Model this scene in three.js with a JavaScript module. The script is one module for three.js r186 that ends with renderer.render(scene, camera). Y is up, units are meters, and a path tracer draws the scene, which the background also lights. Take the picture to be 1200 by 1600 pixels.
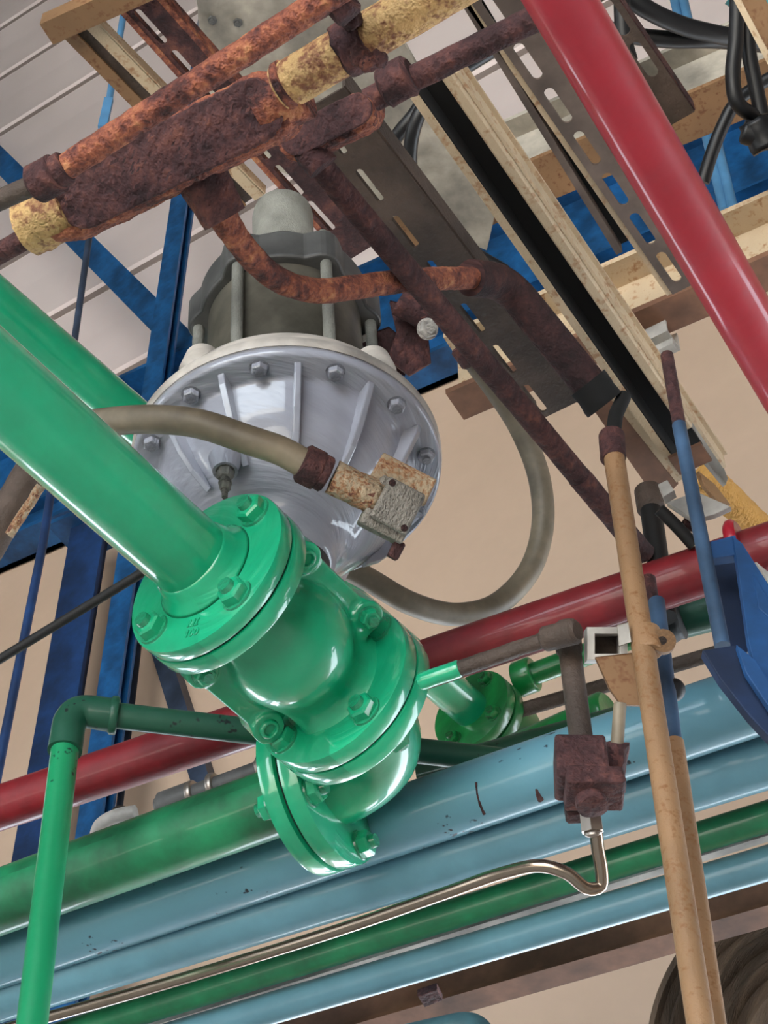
import * as THREE from 'three';
import { mergeGeometries, mergeVertices, toCreasedNormals } from 'three/addons/utils/BufferGeometryUtils.js';
import { ImprovedNoise } from 'three/addons/math/ImprovedNoise.js';
import { RoundedBoxGeometry } from 'three/addons/geometries/RoundedBoxGeometry.js';
import { TextGeometry } from 'three/addons/geometries/TextGeometry.js';
import { FontLoader } from 'three/addons/loaders/FontLoader.js';
import { MarchingCubes } from 'three/addons/objects/MarchingCubes.js';

/* ---------- camera, sky, sun, exposure ---------- */
const EYE = 1.6, PITCH = THREE.MathUtils.degToRad(47), YAW = THREE.MathUtils.degToRad(29), FOCAL = 2900;
const scene = new THREE.Scene();
const camera = new THREE.PerspectiveCamera(2 * Math.atan(800 / FOCAL) * 180 / Math.PI, 1200 / 1600, 0.05, 200);
camera.position.set(0, EYE, 0);
camera.rotation.order = 'YXZ';
camera.rotation.set(PITCH, YAW, 0);
scene.add(camera);

const renderer = new THREE.WebGLRenderer({ antialias: true });
renderer.toneMapping = THREE.LinearToneMapping;
renderer.toneMappingExposure = 1.55;
renderer.shadowMap.enabled = true;

// an evenly bright, slightly hazy daylight sky
scene.background = new THREE.Color().setRGB(0.80, 0.90, 1.0);
scene.backgroundIntensity = 6.0;
scene.environmentIntensity = 6.0;
const sun = new THREE.DirectionalLight(0xfff4e6, 22);
sun.position.set(4, 13, 17);
sun.target.position.set(0, 0, 5);
sun.castShadow = true;
sun.shadow.mapSize.set(2048, 2048);
Object.assign(sun.shadow.camera, { left: -22, right: 22, top: 22, bottom: -22, near: 1, far: 60 });
scene.add(sun, sun.target);

/* ---------- helpers ---------- */
const V = (x, y, z) => new THREE.Vector3(x, y, z);
const UP = V(0, 1, 0), XA = V(1, 0, 0);
const CP = Math.cos(PITCH), SP = Math.sin(PITCH);
const RIGHT = V(Math.cos(YAW), 0, -Math.sin(YAW)), FWD = V(-Math.sin(YAW), 0, -Math.cos(YAW));
// a measured spot of the place: bearing and elevation read from the photograph, with its own distance
function P(px, py, d) {
  const x = (px - 600) / FOCAL * d, y = (800 - py) / FOCAL * d;
  return V(0, EYE + d * SP + y * CP, 0).addScaledVector(RIGHT, x).addScaledVector(FWD, d * CP - y * SP);
}
const PH = (px, py, h) => P(px, py, h / (SP + (800 - py) / FOCAL * CP));            // at height h above the eye
const fw = (p) => p.dot(FWD);
const PV = (px, py, ref) => P(px, py, (typeof ref === 'number' ? ref : fw(ref)) / (CP - (800 - py) / FOCAL * SP));   // at a given horizontal distance
const PZ = (px, py, z) => { const a = P(px, py, 1); return P(px, py, z / a.z); };    // on the plane z = const (parallel to the back wall)
const noise = new ImprovedNoise();
const N3 = (x, y, z) => noise.noise(x, y, z);
let seed = 7;
const rnd = () => (seed = (seed * 16807) % 2147483647) / 2147483647;
const lerp = (a, b, t) => a.clone().lerp(b, t);
const mix = (a, b, t) => a + (b - a) * t;
const ext = (a, b, t0, t1) => [lerp(a, b, t0), lerp(a, b, t1)];

const names = {};
function numbered(n) { const k = names[n] = (names[n] ?? -1) + 1; return k ? n + '_' + String(k).padStart(3, '0') : n; }
function thing(name, label, category, pos, group) {
  const o = new THREE.Group();
  o.name = numbered(name); o.position.copy(pos); o.userData = { label, category };
  if (group) o.userData.group = group;
  scene.add(o);
  return o;
}
function part(t, name, geo, mat, label) {             // geo in world coordinates; t a thing
  const g = Array.isArray(geo) ? merge(geo) : geo;
  let root = t; while (root.parent && root.parent !== scene) root = root.parent;
  g.translate(-root.position.x, -root.position.y, -root.position.z);
  const m = new THREE.Mesh(g, mat);
  m.name = name; m.castShadow = m.receiveShadow = true;
  if (label) m.userData.label = label;
  t.add(m);
  return m;
}
function structure(name, geo, mat) {
  const m = new THREE.Mesh(Array.isArray(geo) ? merge(geo) : geo, mat);
  m.name = name; m.userData.kind = 'structure'; m.castShadow = m.receiveShadow = true;
  scene.add(m); return m;
}
function merge(list) {
  list = list.map((g) => { g = g.index ? g.toNonIndexed() : g; for (const k of Object.keys(g.attributes)) if (!['position', 'normal', 'uv'].includes(k)) g.deleteAttribute(k); return g; });
  return list.length === 1 ? list[0] : mergeGeometries(list);
}
function basis(o, x, y, z) { return new THREE.Matrix4().makeBasis(x, y, z).setPosition(o); }
function frameOf(dir, hint = UP) {                    // z = dir, y close to hint
  const z = dir.clone().normalize();
  let h = hint.clone(); if (Math.abs(h.dot(z)) > 0.98) h = V(0.3, 0.1, 1).normalize();
  const x = h.clone().cross(z).normalize(), y = z.clone().cross(x);
  return { x, y, z };
}
const orient = (g, pos, dir, hint) => { const f = frameOf(dir, hint); return g.applyMatrix4(basis(pos, f.x, f.y, f.z)); };

// round bar or pipe swept along points; uv in metres; rough = ragged surface
function sweep(pts, r, { seg = 24, cap = true, rough = 0, freq = 40, bevel = 0 } = {}) {
  const n = pts.length, pos = [], uv = [], idx = [], T = [];
  for (let i = 0; i < n; i++) T.push(pts[Math.min(i + 1, n - 1)].clone().sub(pts[Math.max(i - 1, 0)]).normalize());
  let f = frameOf(T[0]), nx = f.x, len = 0;
  const rad = typeof r === 'function' ? r : () => r;
  const ring = (c, t, rr, v) => {
    const b = t.clone().cross(nx).normalize();
    for (let j = 0; j <= seg; j++) {
      const a = j / seg * Math.PI * 2, d = nx.clone().multiplyScalar(Math.cos(a)).addScaledVector(b, Math.sin(a));
      const q = c.clone().addScaledVector(d, rr);
      if (rough) q.addScaledVector(d, rough * (N3(q.x * freq, q.y * freq, q.z * freq) + 0.6 * N3(q.x * freq * 2.7, q.y * freq * 2.7, q.z * freq * 2.7)));
      pos.push(q.x, q.y, q.z); uv.push(a * rr, v);
    }
  };
  let rings = 0;
  for (let i = 0; i < n; i++) {
    if (i) { len += pts[i].distanceTo(pts[i - 1]); nx = nx.clone().addScaledVector(T[i], -nx.dot(T[i])).normalize(); }
    const u = n > 1 ? i / (n - 1) : 0;
    if (bevel && i === 0) { ring(pts[0], T[0], rad(0) - bevel, len); ring(pts[0].clone().addScaledVector(T[0], bevel), T[0], rad(0), len + bevel); rings += 2; }
    else if (bevel && i === n - 1) { ring(pts[i].clone().addScaledVector(T[i], -bevel), T[i], rad(1), len - bevel); ring(pts[i], T[i], rad(1) - bevel, len); rings += 2; }
    else { ring(pts[i], T[i], rad(u), len); rings++; }
  }
  for (let i = 0; i < rings - 1; i++) for (let j = 0; j < seg; j++) {
    const a = i * (seg + 1) + j, b = a + seg + 1;
    idx.push(a, a + 1, b, b, a + 1, b + 1);
  }
  const g = new THREE.BufferGeometry();
  g.setAttribute('position', new THREE.Float32BufferAttribute(pos, 3));
  g.setAttribute('uv', new THREE.Float32BufferAttribute(uv, 2));
  g.setIndex(idx); g.computeVertexNormals();
  const na = g.attributes.normal;                    // close the seam's shading
  for (let i = 0; i < rings; i++) {
    const a = i * (seg + 1), b = a + seg, m = V(na.getX(a) + na.getX(b), na.getY(a) + na.getY(b), na.getZ(a) + na.getZ(b)).normalize();
    na.setXYZ(a, m.x, m.y, m.z); na.setXYZ(b, m.x, m.y, m.z);
  }
  const out = [g.toNonIndexed()];
  if (cap) for (const [e, s] of [[0, -1], [rings - 1, 1]]) {
    const cp = [], cu = [], c = s < 0 ? pts[0] : pts[n - 1], nn = T[s < 0 ? 0 : n - 1].clone().multiplyScalar(s), cn = [];
    for (let j = 0; j < seg; j++) {
      const k = (e * (seg + 1) + j) * 3, tri = [[c.x, c.y, c.z], [pos[k], pos[k + 1], pos[k + 2]], [pos[k + 3], pos[k + 4], pos[k + 5]]];
      if (s < 0) tri.reverse();
      for (const q of tri) { cp.push(...q); cu.push(q[0] + q[1], q[2]); cn.push(nn.x, nn.y, nn.z); }
    }
    const cg = new THREE.BufferGeometry();
    cg.setAttribute('position', new THREE.Float32BufferAttribute(cp, 3)); cg.setAttribute('normal', new THREE.Float32BufferAttribute(cn, 3)); cg.setAttribute('uv', new THREE.Float32BufferAttribute(cu, 2));
    out.push(cg);
  }
  return mergeGeometries(out);
}
const split = (a, b, step) => { const n = Math.max(1, Math.round(a.distanceTo(b) / step)); return Array.from({ length: n + 1 }, (_, i) => lerp(a, b, i / n)); };
const pipe = (a, b, r, o = {}) => sweep(o.rough ? split(a, b, 0.006) : [a, b], r, o);
const curve = (pts, n = 60) => new THREE.CatmullRomCurve3(pts, false, 'centripetal').getSpacedPoints(n);
function bent(pts, R, n = 10) {                       // straight runs with rounded corners
  const out = [pts[0].clone()];
  for (let i = 1; i < pts.length - 1; i++) {
    const a = pts[i - 1], b = pts[i], c = pts[i + 1], u = a.clone().sub(b).normalize(), w = c.clone().sub(b).normalize();
    const th = u.angleTo(w), k = Math.min(R / Math.tan(th / 2), a.distanceTo(b) * 0.49, c.distanceTo(b) * 0.49);
    const s = b.clone().addScaledVector(u, k), e = b.clone().addScaledVector(w, k);
    for (let j = 0; j <= n; j++) { const t = j / n; out.push(s.clone().multiplyScalar((1 - t) ** 2).addScaledVector(b, 2 * t * (1 - t)).addScaledVector(e, t * t)); }
  }
  out.push(pts[pts.length - 1].clone());
  return out;
}
// constant profile [[x, y] ...] drawn from a to b; y runs along up, x along dir x up
function bar(a, b, poly, up = UP, bevelled = false) {
  const dir = b.clone().sub(a), L = dir.length(); dir.normalize();
  const y = up.clone().addScaledVector(dir, -up.dot(dir)).normalize(), x = y.clone().cross(dir).normalize();
  const s = new THREE.Shape(poly.map(([p, q]) => new THREE.Vector2(p, q)));
  const o = bevelled ? { bevelEnabled: true, bevelSize: 0.0012, bevelThickness: 0.0012, bevelSegments: 2 } : { bevelEnabled: false };
  const g = new THREE.ExtrudeGeometry(s, { depth: L, steps: 1, ...o });
  return g.applyMatrix4(basis(a, x, y, dir));
}
const rect = (x0, x1, y0, y1) => [[x0, y0], [x1, y0], [x1, y1], [x0, y1]];
const cProf = (w, h, t, lip = 0) => lip   // channel open downwards, w wide, h deep
  ? [[0, 0], [lip, 0], [lip, t], [t, t], [t, h - t], [w - t, h - t], [w - t, t], [w - lip, t], [w - lip, 0], [w, 0], [w, h], [0, h]]
  : [[0, 0], [t, 0], [t, h - t], [w - t, h - t], [w - t, 0], [w, 0], [w, h], [0, h]];
const iProf = (w, h, tf, tw) => [[-w / 2, -h / 2], [w / 2, -h / 2], [w / 2, -h / 2 + tf], [tw / 2, -h / 2 + tf], [tw / 2, h / 2 - tf], [w / 2, h / 2 - tf], [w / 2, h / 2], [-w / 2, h / 2], [-w / 2, h / 2 - tf], [-tw / 2, h / 2 - tf], [-tw / 2, -h / 2 + tf], [-w / 2, -h / 2 + tf]];
const lProf = (w, h, t) => [[0, 0], [w, 0], [w, t], [t, t], [t, h], [0, h]];
// flat strip with long slots from a to b; face normal n
function slotted(a, b, w, t, n, { slot = 0.045, gap = 0.02, sw = 0.011, start = 0.02, off = 0 } = {}) {
  const dir = b.clone().sub(a), L = dir.length(); dir.normalize();
  const z = n.clone().addScaledVector(dir, -n.dot(dir)).normalize(), y = z.clone().cross(dir).normalize();
  const s = new THREE.Shape([[0, -w / 2], [L, -w / 2], [L, w / 2], [0, w / 2]].map(([p, q]) => new THREE.Vector2(p, q)));
  for (let u = start; u + slot < L - 0.005; u += slot + gap) {
    const h = new THREE.Path(), r = sw / 2;
    h.moveTo(u + r, off - r); h.lineTo(u + slot - r, off - r); h.absarc(u + slot - r, off, r, -Math.PI / 2, Math.PI / 2, false); h.lineTo(u + r, off + r); h.absarc(u + r, off, r, Math.PI / 2, Math.PI * 1.5, false);
    s.holes.push(h);
  }
  const g = new THREE.ExtrudeGeometry(s, { depth: t, bevelEnabled: false, curveSegments: 6 });
  return g.applyMatrix4(basis(a, dir, y, z));
}
// plate: outline of world points, pushed back by thickness along n
function plate(pts, n, t) {
  const o = pts[0], x = pts[1].clone().sub(o).normalize(), z0 = n.clone(), z = z0.addScaledVector(x, -z0.dot(x)).normalize(), y = z.clone().cross(x);
  const s = new THREE.Shape(pts.map((p) => { const d = p.clone().sub(o); return new THREE.Vector2(d.dot(x), d.dot(y)); }));
  const g = new THREE.ExtrudeGeometry(s, { depth: t, bevelEnabled: true, bevelSize: 0.0012, bevelThickness: 0.0012, bevelSegments: 2 });
  return g.applyMatrix4(basis(o, x, y, z));
}
const lathe = (prof, pos, dir, seg = 56, hint) => {     // prof [[r, along]]
  const g = new THREE.LatheGeometry(prof.map(([r, y]) => new THREE.Vector2(Math.max(r, 0.0001), y)), seg);
  const u = g.attributes.uv, p = g.attributes.position;
  for (let i = 0; i < u.count; i++) { const rr = Math.hypot(p.getX(i), p.getZ(i)); u.setXY(i, u.getX(i) * 6.283 * Math.max(rr, 0.05), p.getY(i) + rr); }
  g.rotateX(Math.PI / 2);
  return orient(g, pos, dir, hint);
};
// flange disc from s0 to s1 along dir, rounded edge, bore rb
const disc = (pos, dir, s0, s1, R, rb = 0, c = 0.0025) => toCreasedNormals(lathe([[rb, s0], [R - c, s0], [R - c * 0.3, s0 + c * 0.3], [R, s0 + c], [R, s1 - c], [R - c * 0.3, s1 - c * 0.3], [R - c, s1], [rb, s1]], pos, dir, 72), 0.5);
function hexBolt(pos, dir, R, h, turn = 0, stud = 0.45) {      // nut with chamfered top and stud end
  const f = toCreasedNormals(lathe([[0, h], [R * 0.72, h], [R * 0.86, h * 0.96], [R, h * 0.82], [R, 0], [0, 0]], V(0, 0, 0), V(0, 0, 1), 6), 0.4);
  f.rotateZ(turn);
  const st = new THREE.CylinderGeometry(R * 0.5, R * 0.55, h * stud, 14); st.rotateX(Math.PI / 2); st.translate(0, 0, h * (1 + stud / 2) - 0.0005);
  const ws = new THREE.CylinderGeometry(R * 1.12, R * 1.16, h * 0.16, 20); ws.rotateX(Math.PI / 2); ws.translate(0, 0, h * 0.08);
  return orient(merge([f, st, ws]), pos, dir);
}
function roughen(g, amp, freq) {
  g = mergeVertices(g, 1e-5); g.deleteAttribute('normal'); g.deleteAttribute('uv'); g = mergeVertices(g, 1e-5);
  g.computeVertexNormals();
  const p = g.attributes.position, n = g.attributes.normal;
  for (let i = 0; i < p.count; i++) {
    const x = p.getX(i) * freq, y = p.getY(i) * freq, z = p.getZ(i) * freq, k = amp * (N3(x, y, z) + 0.5 * N3(x * 2.7, y * 2.7, z * 2.7));
    p.setXYZ(i, p.getX(i) + n.getX(i) * k, p.getY(i) + n.getY(i) * k, p.getZ(i) + n.getZ(i) * k);
  }
  g.computeVertexNormals();
  return boxUV(g);
}
function boxUV(g0) {
  const g = g0.index ? g0.toNonIndexed() : g0, p = g.attributes.position, uv = new Float32Array(p.count * 2);
  for (let i = 0; i < p.count; i += 3) {
    const a = V().fromBufferAttribute(p, i), b = V().fromBufferAttribute(p, i + 1), c = V().fromBufferAttribute(p, i + 2), n = b.clone().sub(a).cross(c.clone().sub(a));
    const ax = Math.abs(n.x), ay = Math.abs(n.y), az = Math.abs(n.z);
    [a, b, c].forEach((q, k) => { const [u, v] = ax > ay && ax > az ? [q.z, q.y] : ay > az ? [q.x, q.z] : [q.x, q.y]; uv[(i + k) * 2] = u; uv[(i + k) * 2 + 1] = v; });
  }
  g.setAttribute('uv', new THREE.BufferAttribute(uv, 2));
  return g;
}
// smooth body from a distance field (metres); box in local coordinates
function field(fn, lo, hi, res) {
  const c = V().addVectors(lo, hi).multiplyScalar(0.5), h = Math.max(hi.x - lo.x, hi.y - lo.y, hi.z - lo.z) / 2;
  const mc = new MarchingCubes(res, new THREE.MeshStandardMaterial(), false, false, 400000);
  mc.isolation = 0;
  for (let k = 0; k < res; k++) for (let j = 0; j < res; j++) for (let i = 0; i < res; i++) {
    const q = V((i - res / 2) / (res / 2) * h, (j - res / 2) / (res / 2) * h, (k - res / 2) / (res / 2) * h).add(c);
    mc.field[i + j * res + k * res * res] = -fn(q) / h;
  }
  mc.update();
  const g = new THREE.BufferGeometry();
  const n = mc.count ?? mc.geometry.drawRange.count;
  g.setAttribute('position', new THREE.Float32BufferAttribute(Array.from(mc.positionArray.slice(0, n * 3)), 3));
  g.scale(h, h, h); g.translate(c.x, c.y, c.z);
  let m = mergeVertices(g, 1e-5); m.computeVertexNormals();
  return boxUV(m);
}
const smin = (a, b, k) => { const h = Math.max(k - Math.abs(a - b), 0) / k; return Math.min(a, b) - h * h * k / 4; };
const sdCap = (p, a, b, r0, r1 = r0) => { const pa = p.clone().sub(a), ba = b.clone().sub(a), t = Math.min(1, Math.max(0, pa.dot(ba) / ba.lengthSq())); return pa.addScaledVector(ba, -t).length() - mix(r0, r1, t); };

/* ---------- procedural surfaces ---------- */
function tileNoise(size, cells, s) {                  // periodic value noise in 0..1
  const r = []; let q = s * 7919 + 13; for (let i = 0; i < cells * cells; i++) { q = (q * 16807) % 2147483647; r.push(q / 2147483647); }
  const out = new Float32Array(size * size), sm = (t) => t * t * (3 - 2 * t);
  for (let y = 0; y < size; y++) for (let x = 0; x < size; x++) {
    const fx = x / size * cells, fy = y / size * cells, x0 = Math.floor(fx), y0 = Math.floor(fy), u = sm(fx - x0), v = sm(fy - y0), x1 = (x0 + 1) % cells, y1 = (y0 + 1) % cells;
    out[y * size + x] = mix(mix(r[y0 * cells + x0], r[y0 * cells + x1], u), mix(r[y1 * cells + x0], r[y1 * cells + x1], u), v);
  }
  return out;
}
function fbm(size, cells, oct, s, gain = 0.5) {
  const out = new Float32Array(size * size); let a = 1, sum = 0;
  for (let o = 0; o < oct; o++, a *= gain) { const n = tileNoise(size, cells << o, s + o * 31); for (let i = 0; i < out.length; i++) out[i] += n[i] * a; sum += a; }
  for (let i = 0; i < out.length; i++) out[i] /= sum;
  return out;
}
function tex(size, fn, rep, color = true) {            // fn(i) -> [r,g,b] sRGB 0..255 or grey
  const d = new Uint8Array(size * size * 4);
  for (let i = 0; i < size * size; i++) { const c = fn(i); const [r, g, b] = typeof c === 'number' ? [c, c, c] : c; d[i * 4] = Math.max(0, Math.min(255, r)); d[i * 4 + 1] = Math.max(0, Math.min(255, g)); d[i * 4 + 2] = Math.max(0, Math.min(255, b)); d[i * 4 + 3] = 255; }
  const t = new THREE.DataTexture(d, size, size);
  t.wrapS = t.wrapT = THREE.RepeatWrapping; t.magFilter = THREE.LinearFilter; t.minFilter = THREE.LinearMipmapLinearFilter; t.generateMipmaps = true;
  if (color) t.colorSpace = THREE.SRGBColorSpace;
  t.repeat.set(rep, rep); t.needsUpdate = true;
  return t;
}
const ramp = (stops, t) => { for (let i = 1; i < stops.length; i++) if (t <= stops[i][0]) { const [a, ca] = stops[i - 1], [b, cb] = stops[i], k = Math.max(0, (t - a) / (b - a)); return ca.map((c, j) => mix(c, cb[j], k)); } return stops[stops.length - 1][1]; };
const S = 512;
const nA = fbm(S, 6, 6, 3, 0.6), nB = fbm(S, 14, 5, 11, 0.65), nC = fbm(S, 48, 3, 23, 0.7), nD = fbm(S, 3, 4, 41), nE = fbm(S, 8, 4, 57);
const st = (a, lo, hi) => Math.max(0, Math.min(1, (a - lo) / (hi - lo)));
const rustStops = (dark) => dark
  ? [[0, [54, 32, 36]], [0.4, [90, 58, 60]], [0.6, [116, 76, 74]], [0.8, [144, 94, 82]], [1, [176, 116, 94]]]
  : [[0, [62, 36, 38]], [0.3, [122, 70, 62]], [0.55, [176, 106, 82]], [0.75, [208, 140, 102]], [1, [232, 186, 138]]];
const rustMap = tex(S, (i) => ramp(rustStops(false), st(0.45 * nA[i] + 0.55 * nB[i], 0.28, 0.72) * 0.8 + 0.45 * (nC[i] - 0.5)), 5);
const darkRustMap = tex(S, (i) => ramp(rustStops(true), st(0.55 * nA[i] + 0.45 * nB[i], 0.26, 0.76) * 0.85 + 0.35 * (nC[i] - 0.5)), 5);
const rustBump = tex(S, (i) => 255 * st(0.5 * nB[i] + 0.5 * nC[i], 0.2, 0.8), 5, false);
const flakeMap = tex(S, (i) => {                        // ochre paint eaten by rust
  const p = st(0.5 * nA[i] + 0.5 * nC[i], 0.5, 0.68), v = 0.85 + 0.3 * nE[i];
  return ramp([[0, [198, 160, 106].map((c) => c * v)], [1, [124, 78, 54]]], p);
}, 4);
const tanMap = tex(S, (i) => {
  const p = st(nC[i] * 0.7 + nB[i] * 0.3, 0.56, 0.78), v = 0.82 + 0.34 * nD[i];
  return ramp([[0, [206, 182, 150].map((c) => c * v)], [1, [160, 118, 84]]], p);
}, 3);
const conduitMap = tex(S, (i) => {
  const p = st(nC[i] * 0.7 + nA[i] * 0.3, 0.55, 0.8), v = 0.84 + 0.3 * nD[i];
  return ramp([[0, [172, 146, 116].map((c) => c * v)], [1, [142, 104, 66]]], p);
}, 4);
const crustMap = tex(S, (i) => { const p = st(0.5 * nB[i] + 0.5 * nC[i], 0.46, 0.66), v = 0.8 + 0.4 * nE[i]; return ramp([[0, [166, 148, 124].map((c) => c * v)], [0.6, [150, 108, 76]], [1, [100, 62, 50]]], p); }, 6);
const mottle = tex(S, (i) => 205 + 50 * st(0.6 * nD[i] + 0.4 * nA[i], 0.3, 0.7), 2.2);
const grime = tex(S, (i) => { const k = 150 + 105 * st(0.5 * nD[i] + 0.5 * nA[i], 0.28, 0.62); return [k, k * 0.985, k * 0.96]; }, 2.6);
const chipMap = tex(S, (i) => { const p = st(nE[i] * 0.4 + nC[i] * 0.6, 0.70, 0.74), v = 222 + 33 * nD[i]; return [mix(v, 50, p), mix(v, 44, p), mix(v, 52, p)]; }, 2.0);
const wallMap = tex(S, (i) => { const k = 0.9 + 0.14 * nD[i] + 0.03 * (nC[i] - 0.5); return [206 * k, 180 * k, 159 * k]; }, 0.35);
const sheetMap = tex(S, (i) => { const k = 0.93 + 0.08 * st(nD[i], 0.25, 0.7); return [254 * k, 240 * k, 240 * k]; }, 0.4);
const floorMap = tex(S, (i) => { const k = 0.8 + 0.3 * nA[i]; return [190 * k, 188 * k, 182 * k]; }, 0.3);
const brushBump = tex(S, (i) => 255 * st(0.7 * nE[i] + 0.3 * nA[i], 0.2, 0.8), 3.5, false);
const castBump = tex(S, (i) => 255 * nC[i], 9, false);
const streakMap = tex(S, (i) => { const x = i % S, k = 150 + 90 * nC[(x + S * 7) % (S * S)] ; return [k, k * 0.95, k * 0.88]; }, 10);

const std = (c, o = {}) => new THREE.MeshStandardMaterial({ color: c, roughness: 0.55, metalness: 0, ...o });
const gloss = (c, o = {}) => new THREE.MeshPhysicalMaterial({ color: c, roughness: 0.36, clearcoat: 1, clearcoatRoughness: 0.06, map: mottle, bumpMap: brushBump, bumpScale: 0.0012, ...o });
const M = {
  green: gloss(0x12b884), greenDull: gloss(0x178a5c, { map: grime, clearcoat: 0.4, roughness: 0.5 }), greenDark: gloss(0x175640, { map: chipMap, clearcoat: 0.25, roughness: 0.55 }),
  greenBack: gloss(0x109048, { map: grime, clearcoat: 0.5 }), greenSpeck: gloss(0x1f9a66, { map: chipMap, clearcoat: 0.3 }),
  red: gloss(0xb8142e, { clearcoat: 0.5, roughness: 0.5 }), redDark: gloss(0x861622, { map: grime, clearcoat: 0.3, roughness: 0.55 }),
  sky: gloss(0x6aa2b6, { map: chipMap, clearcoat: 0.45, roughness: 0.5 }), skyPlain: gloss(0x6ea4b8, { clearcoat: 0.35, roughness: 0.55 }),
  blue: std(0x1d66ac, { map: grime, roughness: 0.5, bumpMap: brushBump, bumpScale: 0.001 }), blueDark: std(0x18427e, { map: grime, roughness: 0.6 }), blueRod: std(0x4d6f98, { map: grime }), navy: std(0x3a4a66, { map: grime }), blueLight: std(0x5f9cd0, { map: mottle }),
  rust: std(0xdcd4cc, { map: rustMap, bumpMap: rustBump, bumpScale: 0.004, roughness: 0.82 }), darkRust: std(0xc6bcba, { map: darkRustMap, bumpMap: rustBump, bumpScale: 0.003, roughness: 0.85 }),
  deepRust: std(0x9a8a88, { map: darkRustMap, bumpMap: rustBump, bumpScale: 0.002, roughness: 0.85 }),
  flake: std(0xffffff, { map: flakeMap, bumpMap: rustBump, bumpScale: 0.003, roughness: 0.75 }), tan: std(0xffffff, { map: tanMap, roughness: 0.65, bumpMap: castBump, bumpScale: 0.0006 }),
  tanDark: std(0xa88f78, { map: tanMap, roughness: 0.75 }), conduit: std(0xe2cebc, { map: conduitMap, roughness: 0.6, bumpMap: castBump, bumpScale: 0.0005 }),  // second tan: same map, darker colour
  black: std(0x141212, { roughness: 0.6 }), pitch: std(0x0c0b0b, { roughness: 0.9 }), cable: std(0x161517, { roughness: 0.45 }),
  grey: gloss(0xb4b5c1, { clearcoat: 0.8, bumpScale: 0.003 }), greyPale: std(0xe0d8d2, { map: grime, roughness: 0.5, bumpMap: brushBump, bumpScale: 0.002 }), greyDark: std(0x6f7072, { map: grime, roughness: 0.5, metalness: 0.2 }),
  capGrey: std(0x979893, { map: grime, roughness: 0.6, bumpMap: castBump, bumpScale: 0.001 }), steelDull: std(0x8a867c, { map: grime, metalness: 0.5, roughness: 0.4 }),
  cast: std(0xa09c97, { map: grime, roughness: 0.7, bumpMap: castBump, bumpScale: 0.004 }), greyBeam: std(0xbcb6ac, { map: grime, roughness: 0.65 }),
  hose: std(0x9a8e7c, { map: grime, roughness: 0.5 }), hoseGreen: gloss(0x5f9a7c, { map: grime, clearcoat: 0.2 }), stainless: std(0xc6bcb6, { metalness: 0.95, roughness: 0.24, map: streakMap }), nut: std(0xb2a79e, { metalness: 0.8, roughness: 0.35, map: mottle }),
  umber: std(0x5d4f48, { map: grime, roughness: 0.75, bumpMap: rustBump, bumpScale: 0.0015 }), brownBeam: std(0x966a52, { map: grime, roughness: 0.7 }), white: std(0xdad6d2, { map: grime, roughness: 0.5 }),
  wall: std(0xffffff, { map: wallMap, roughness: 0.9 }), sheet: std(0xffffff, { map: sheetMap, roughness: 0.55, metalness: 0.1 }), ribShade: std(0x988a86, { roughness: 0.9 }), dullSheet: std(0x7c8080, { map: grime, roughness: 0.6 }), floor: std(0xffffff, { map: floorMap, roughness: 0.9 }),
  teal: std(0x4c7886, { map: grime }), bracketBlue: std(0x235c9e, { map: grime, roughness: 0.6 }), bracketShade: std(0x17325c, { map: grime, roughness: 0.7 }), trayGrey: std(0x85746c, { map: grime, roughness: 0.7 }), drum: std(0x85705f, { map: grime, roughness: 0.6, bumpMap: rustBump, bumpScale: 0.003 }), crust: std(0xffffff, { map: crustMap, roughness: 0.85, bumpMap: rustBump, bumpScale: 0.004 }), gasket: std(0x12201a, { roughness: 0.9 }), gold: std(0xcf9c54, { roughness: 0.95, bumpMap: rustBump, bumpScale: 0.006 }),
};

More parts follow.
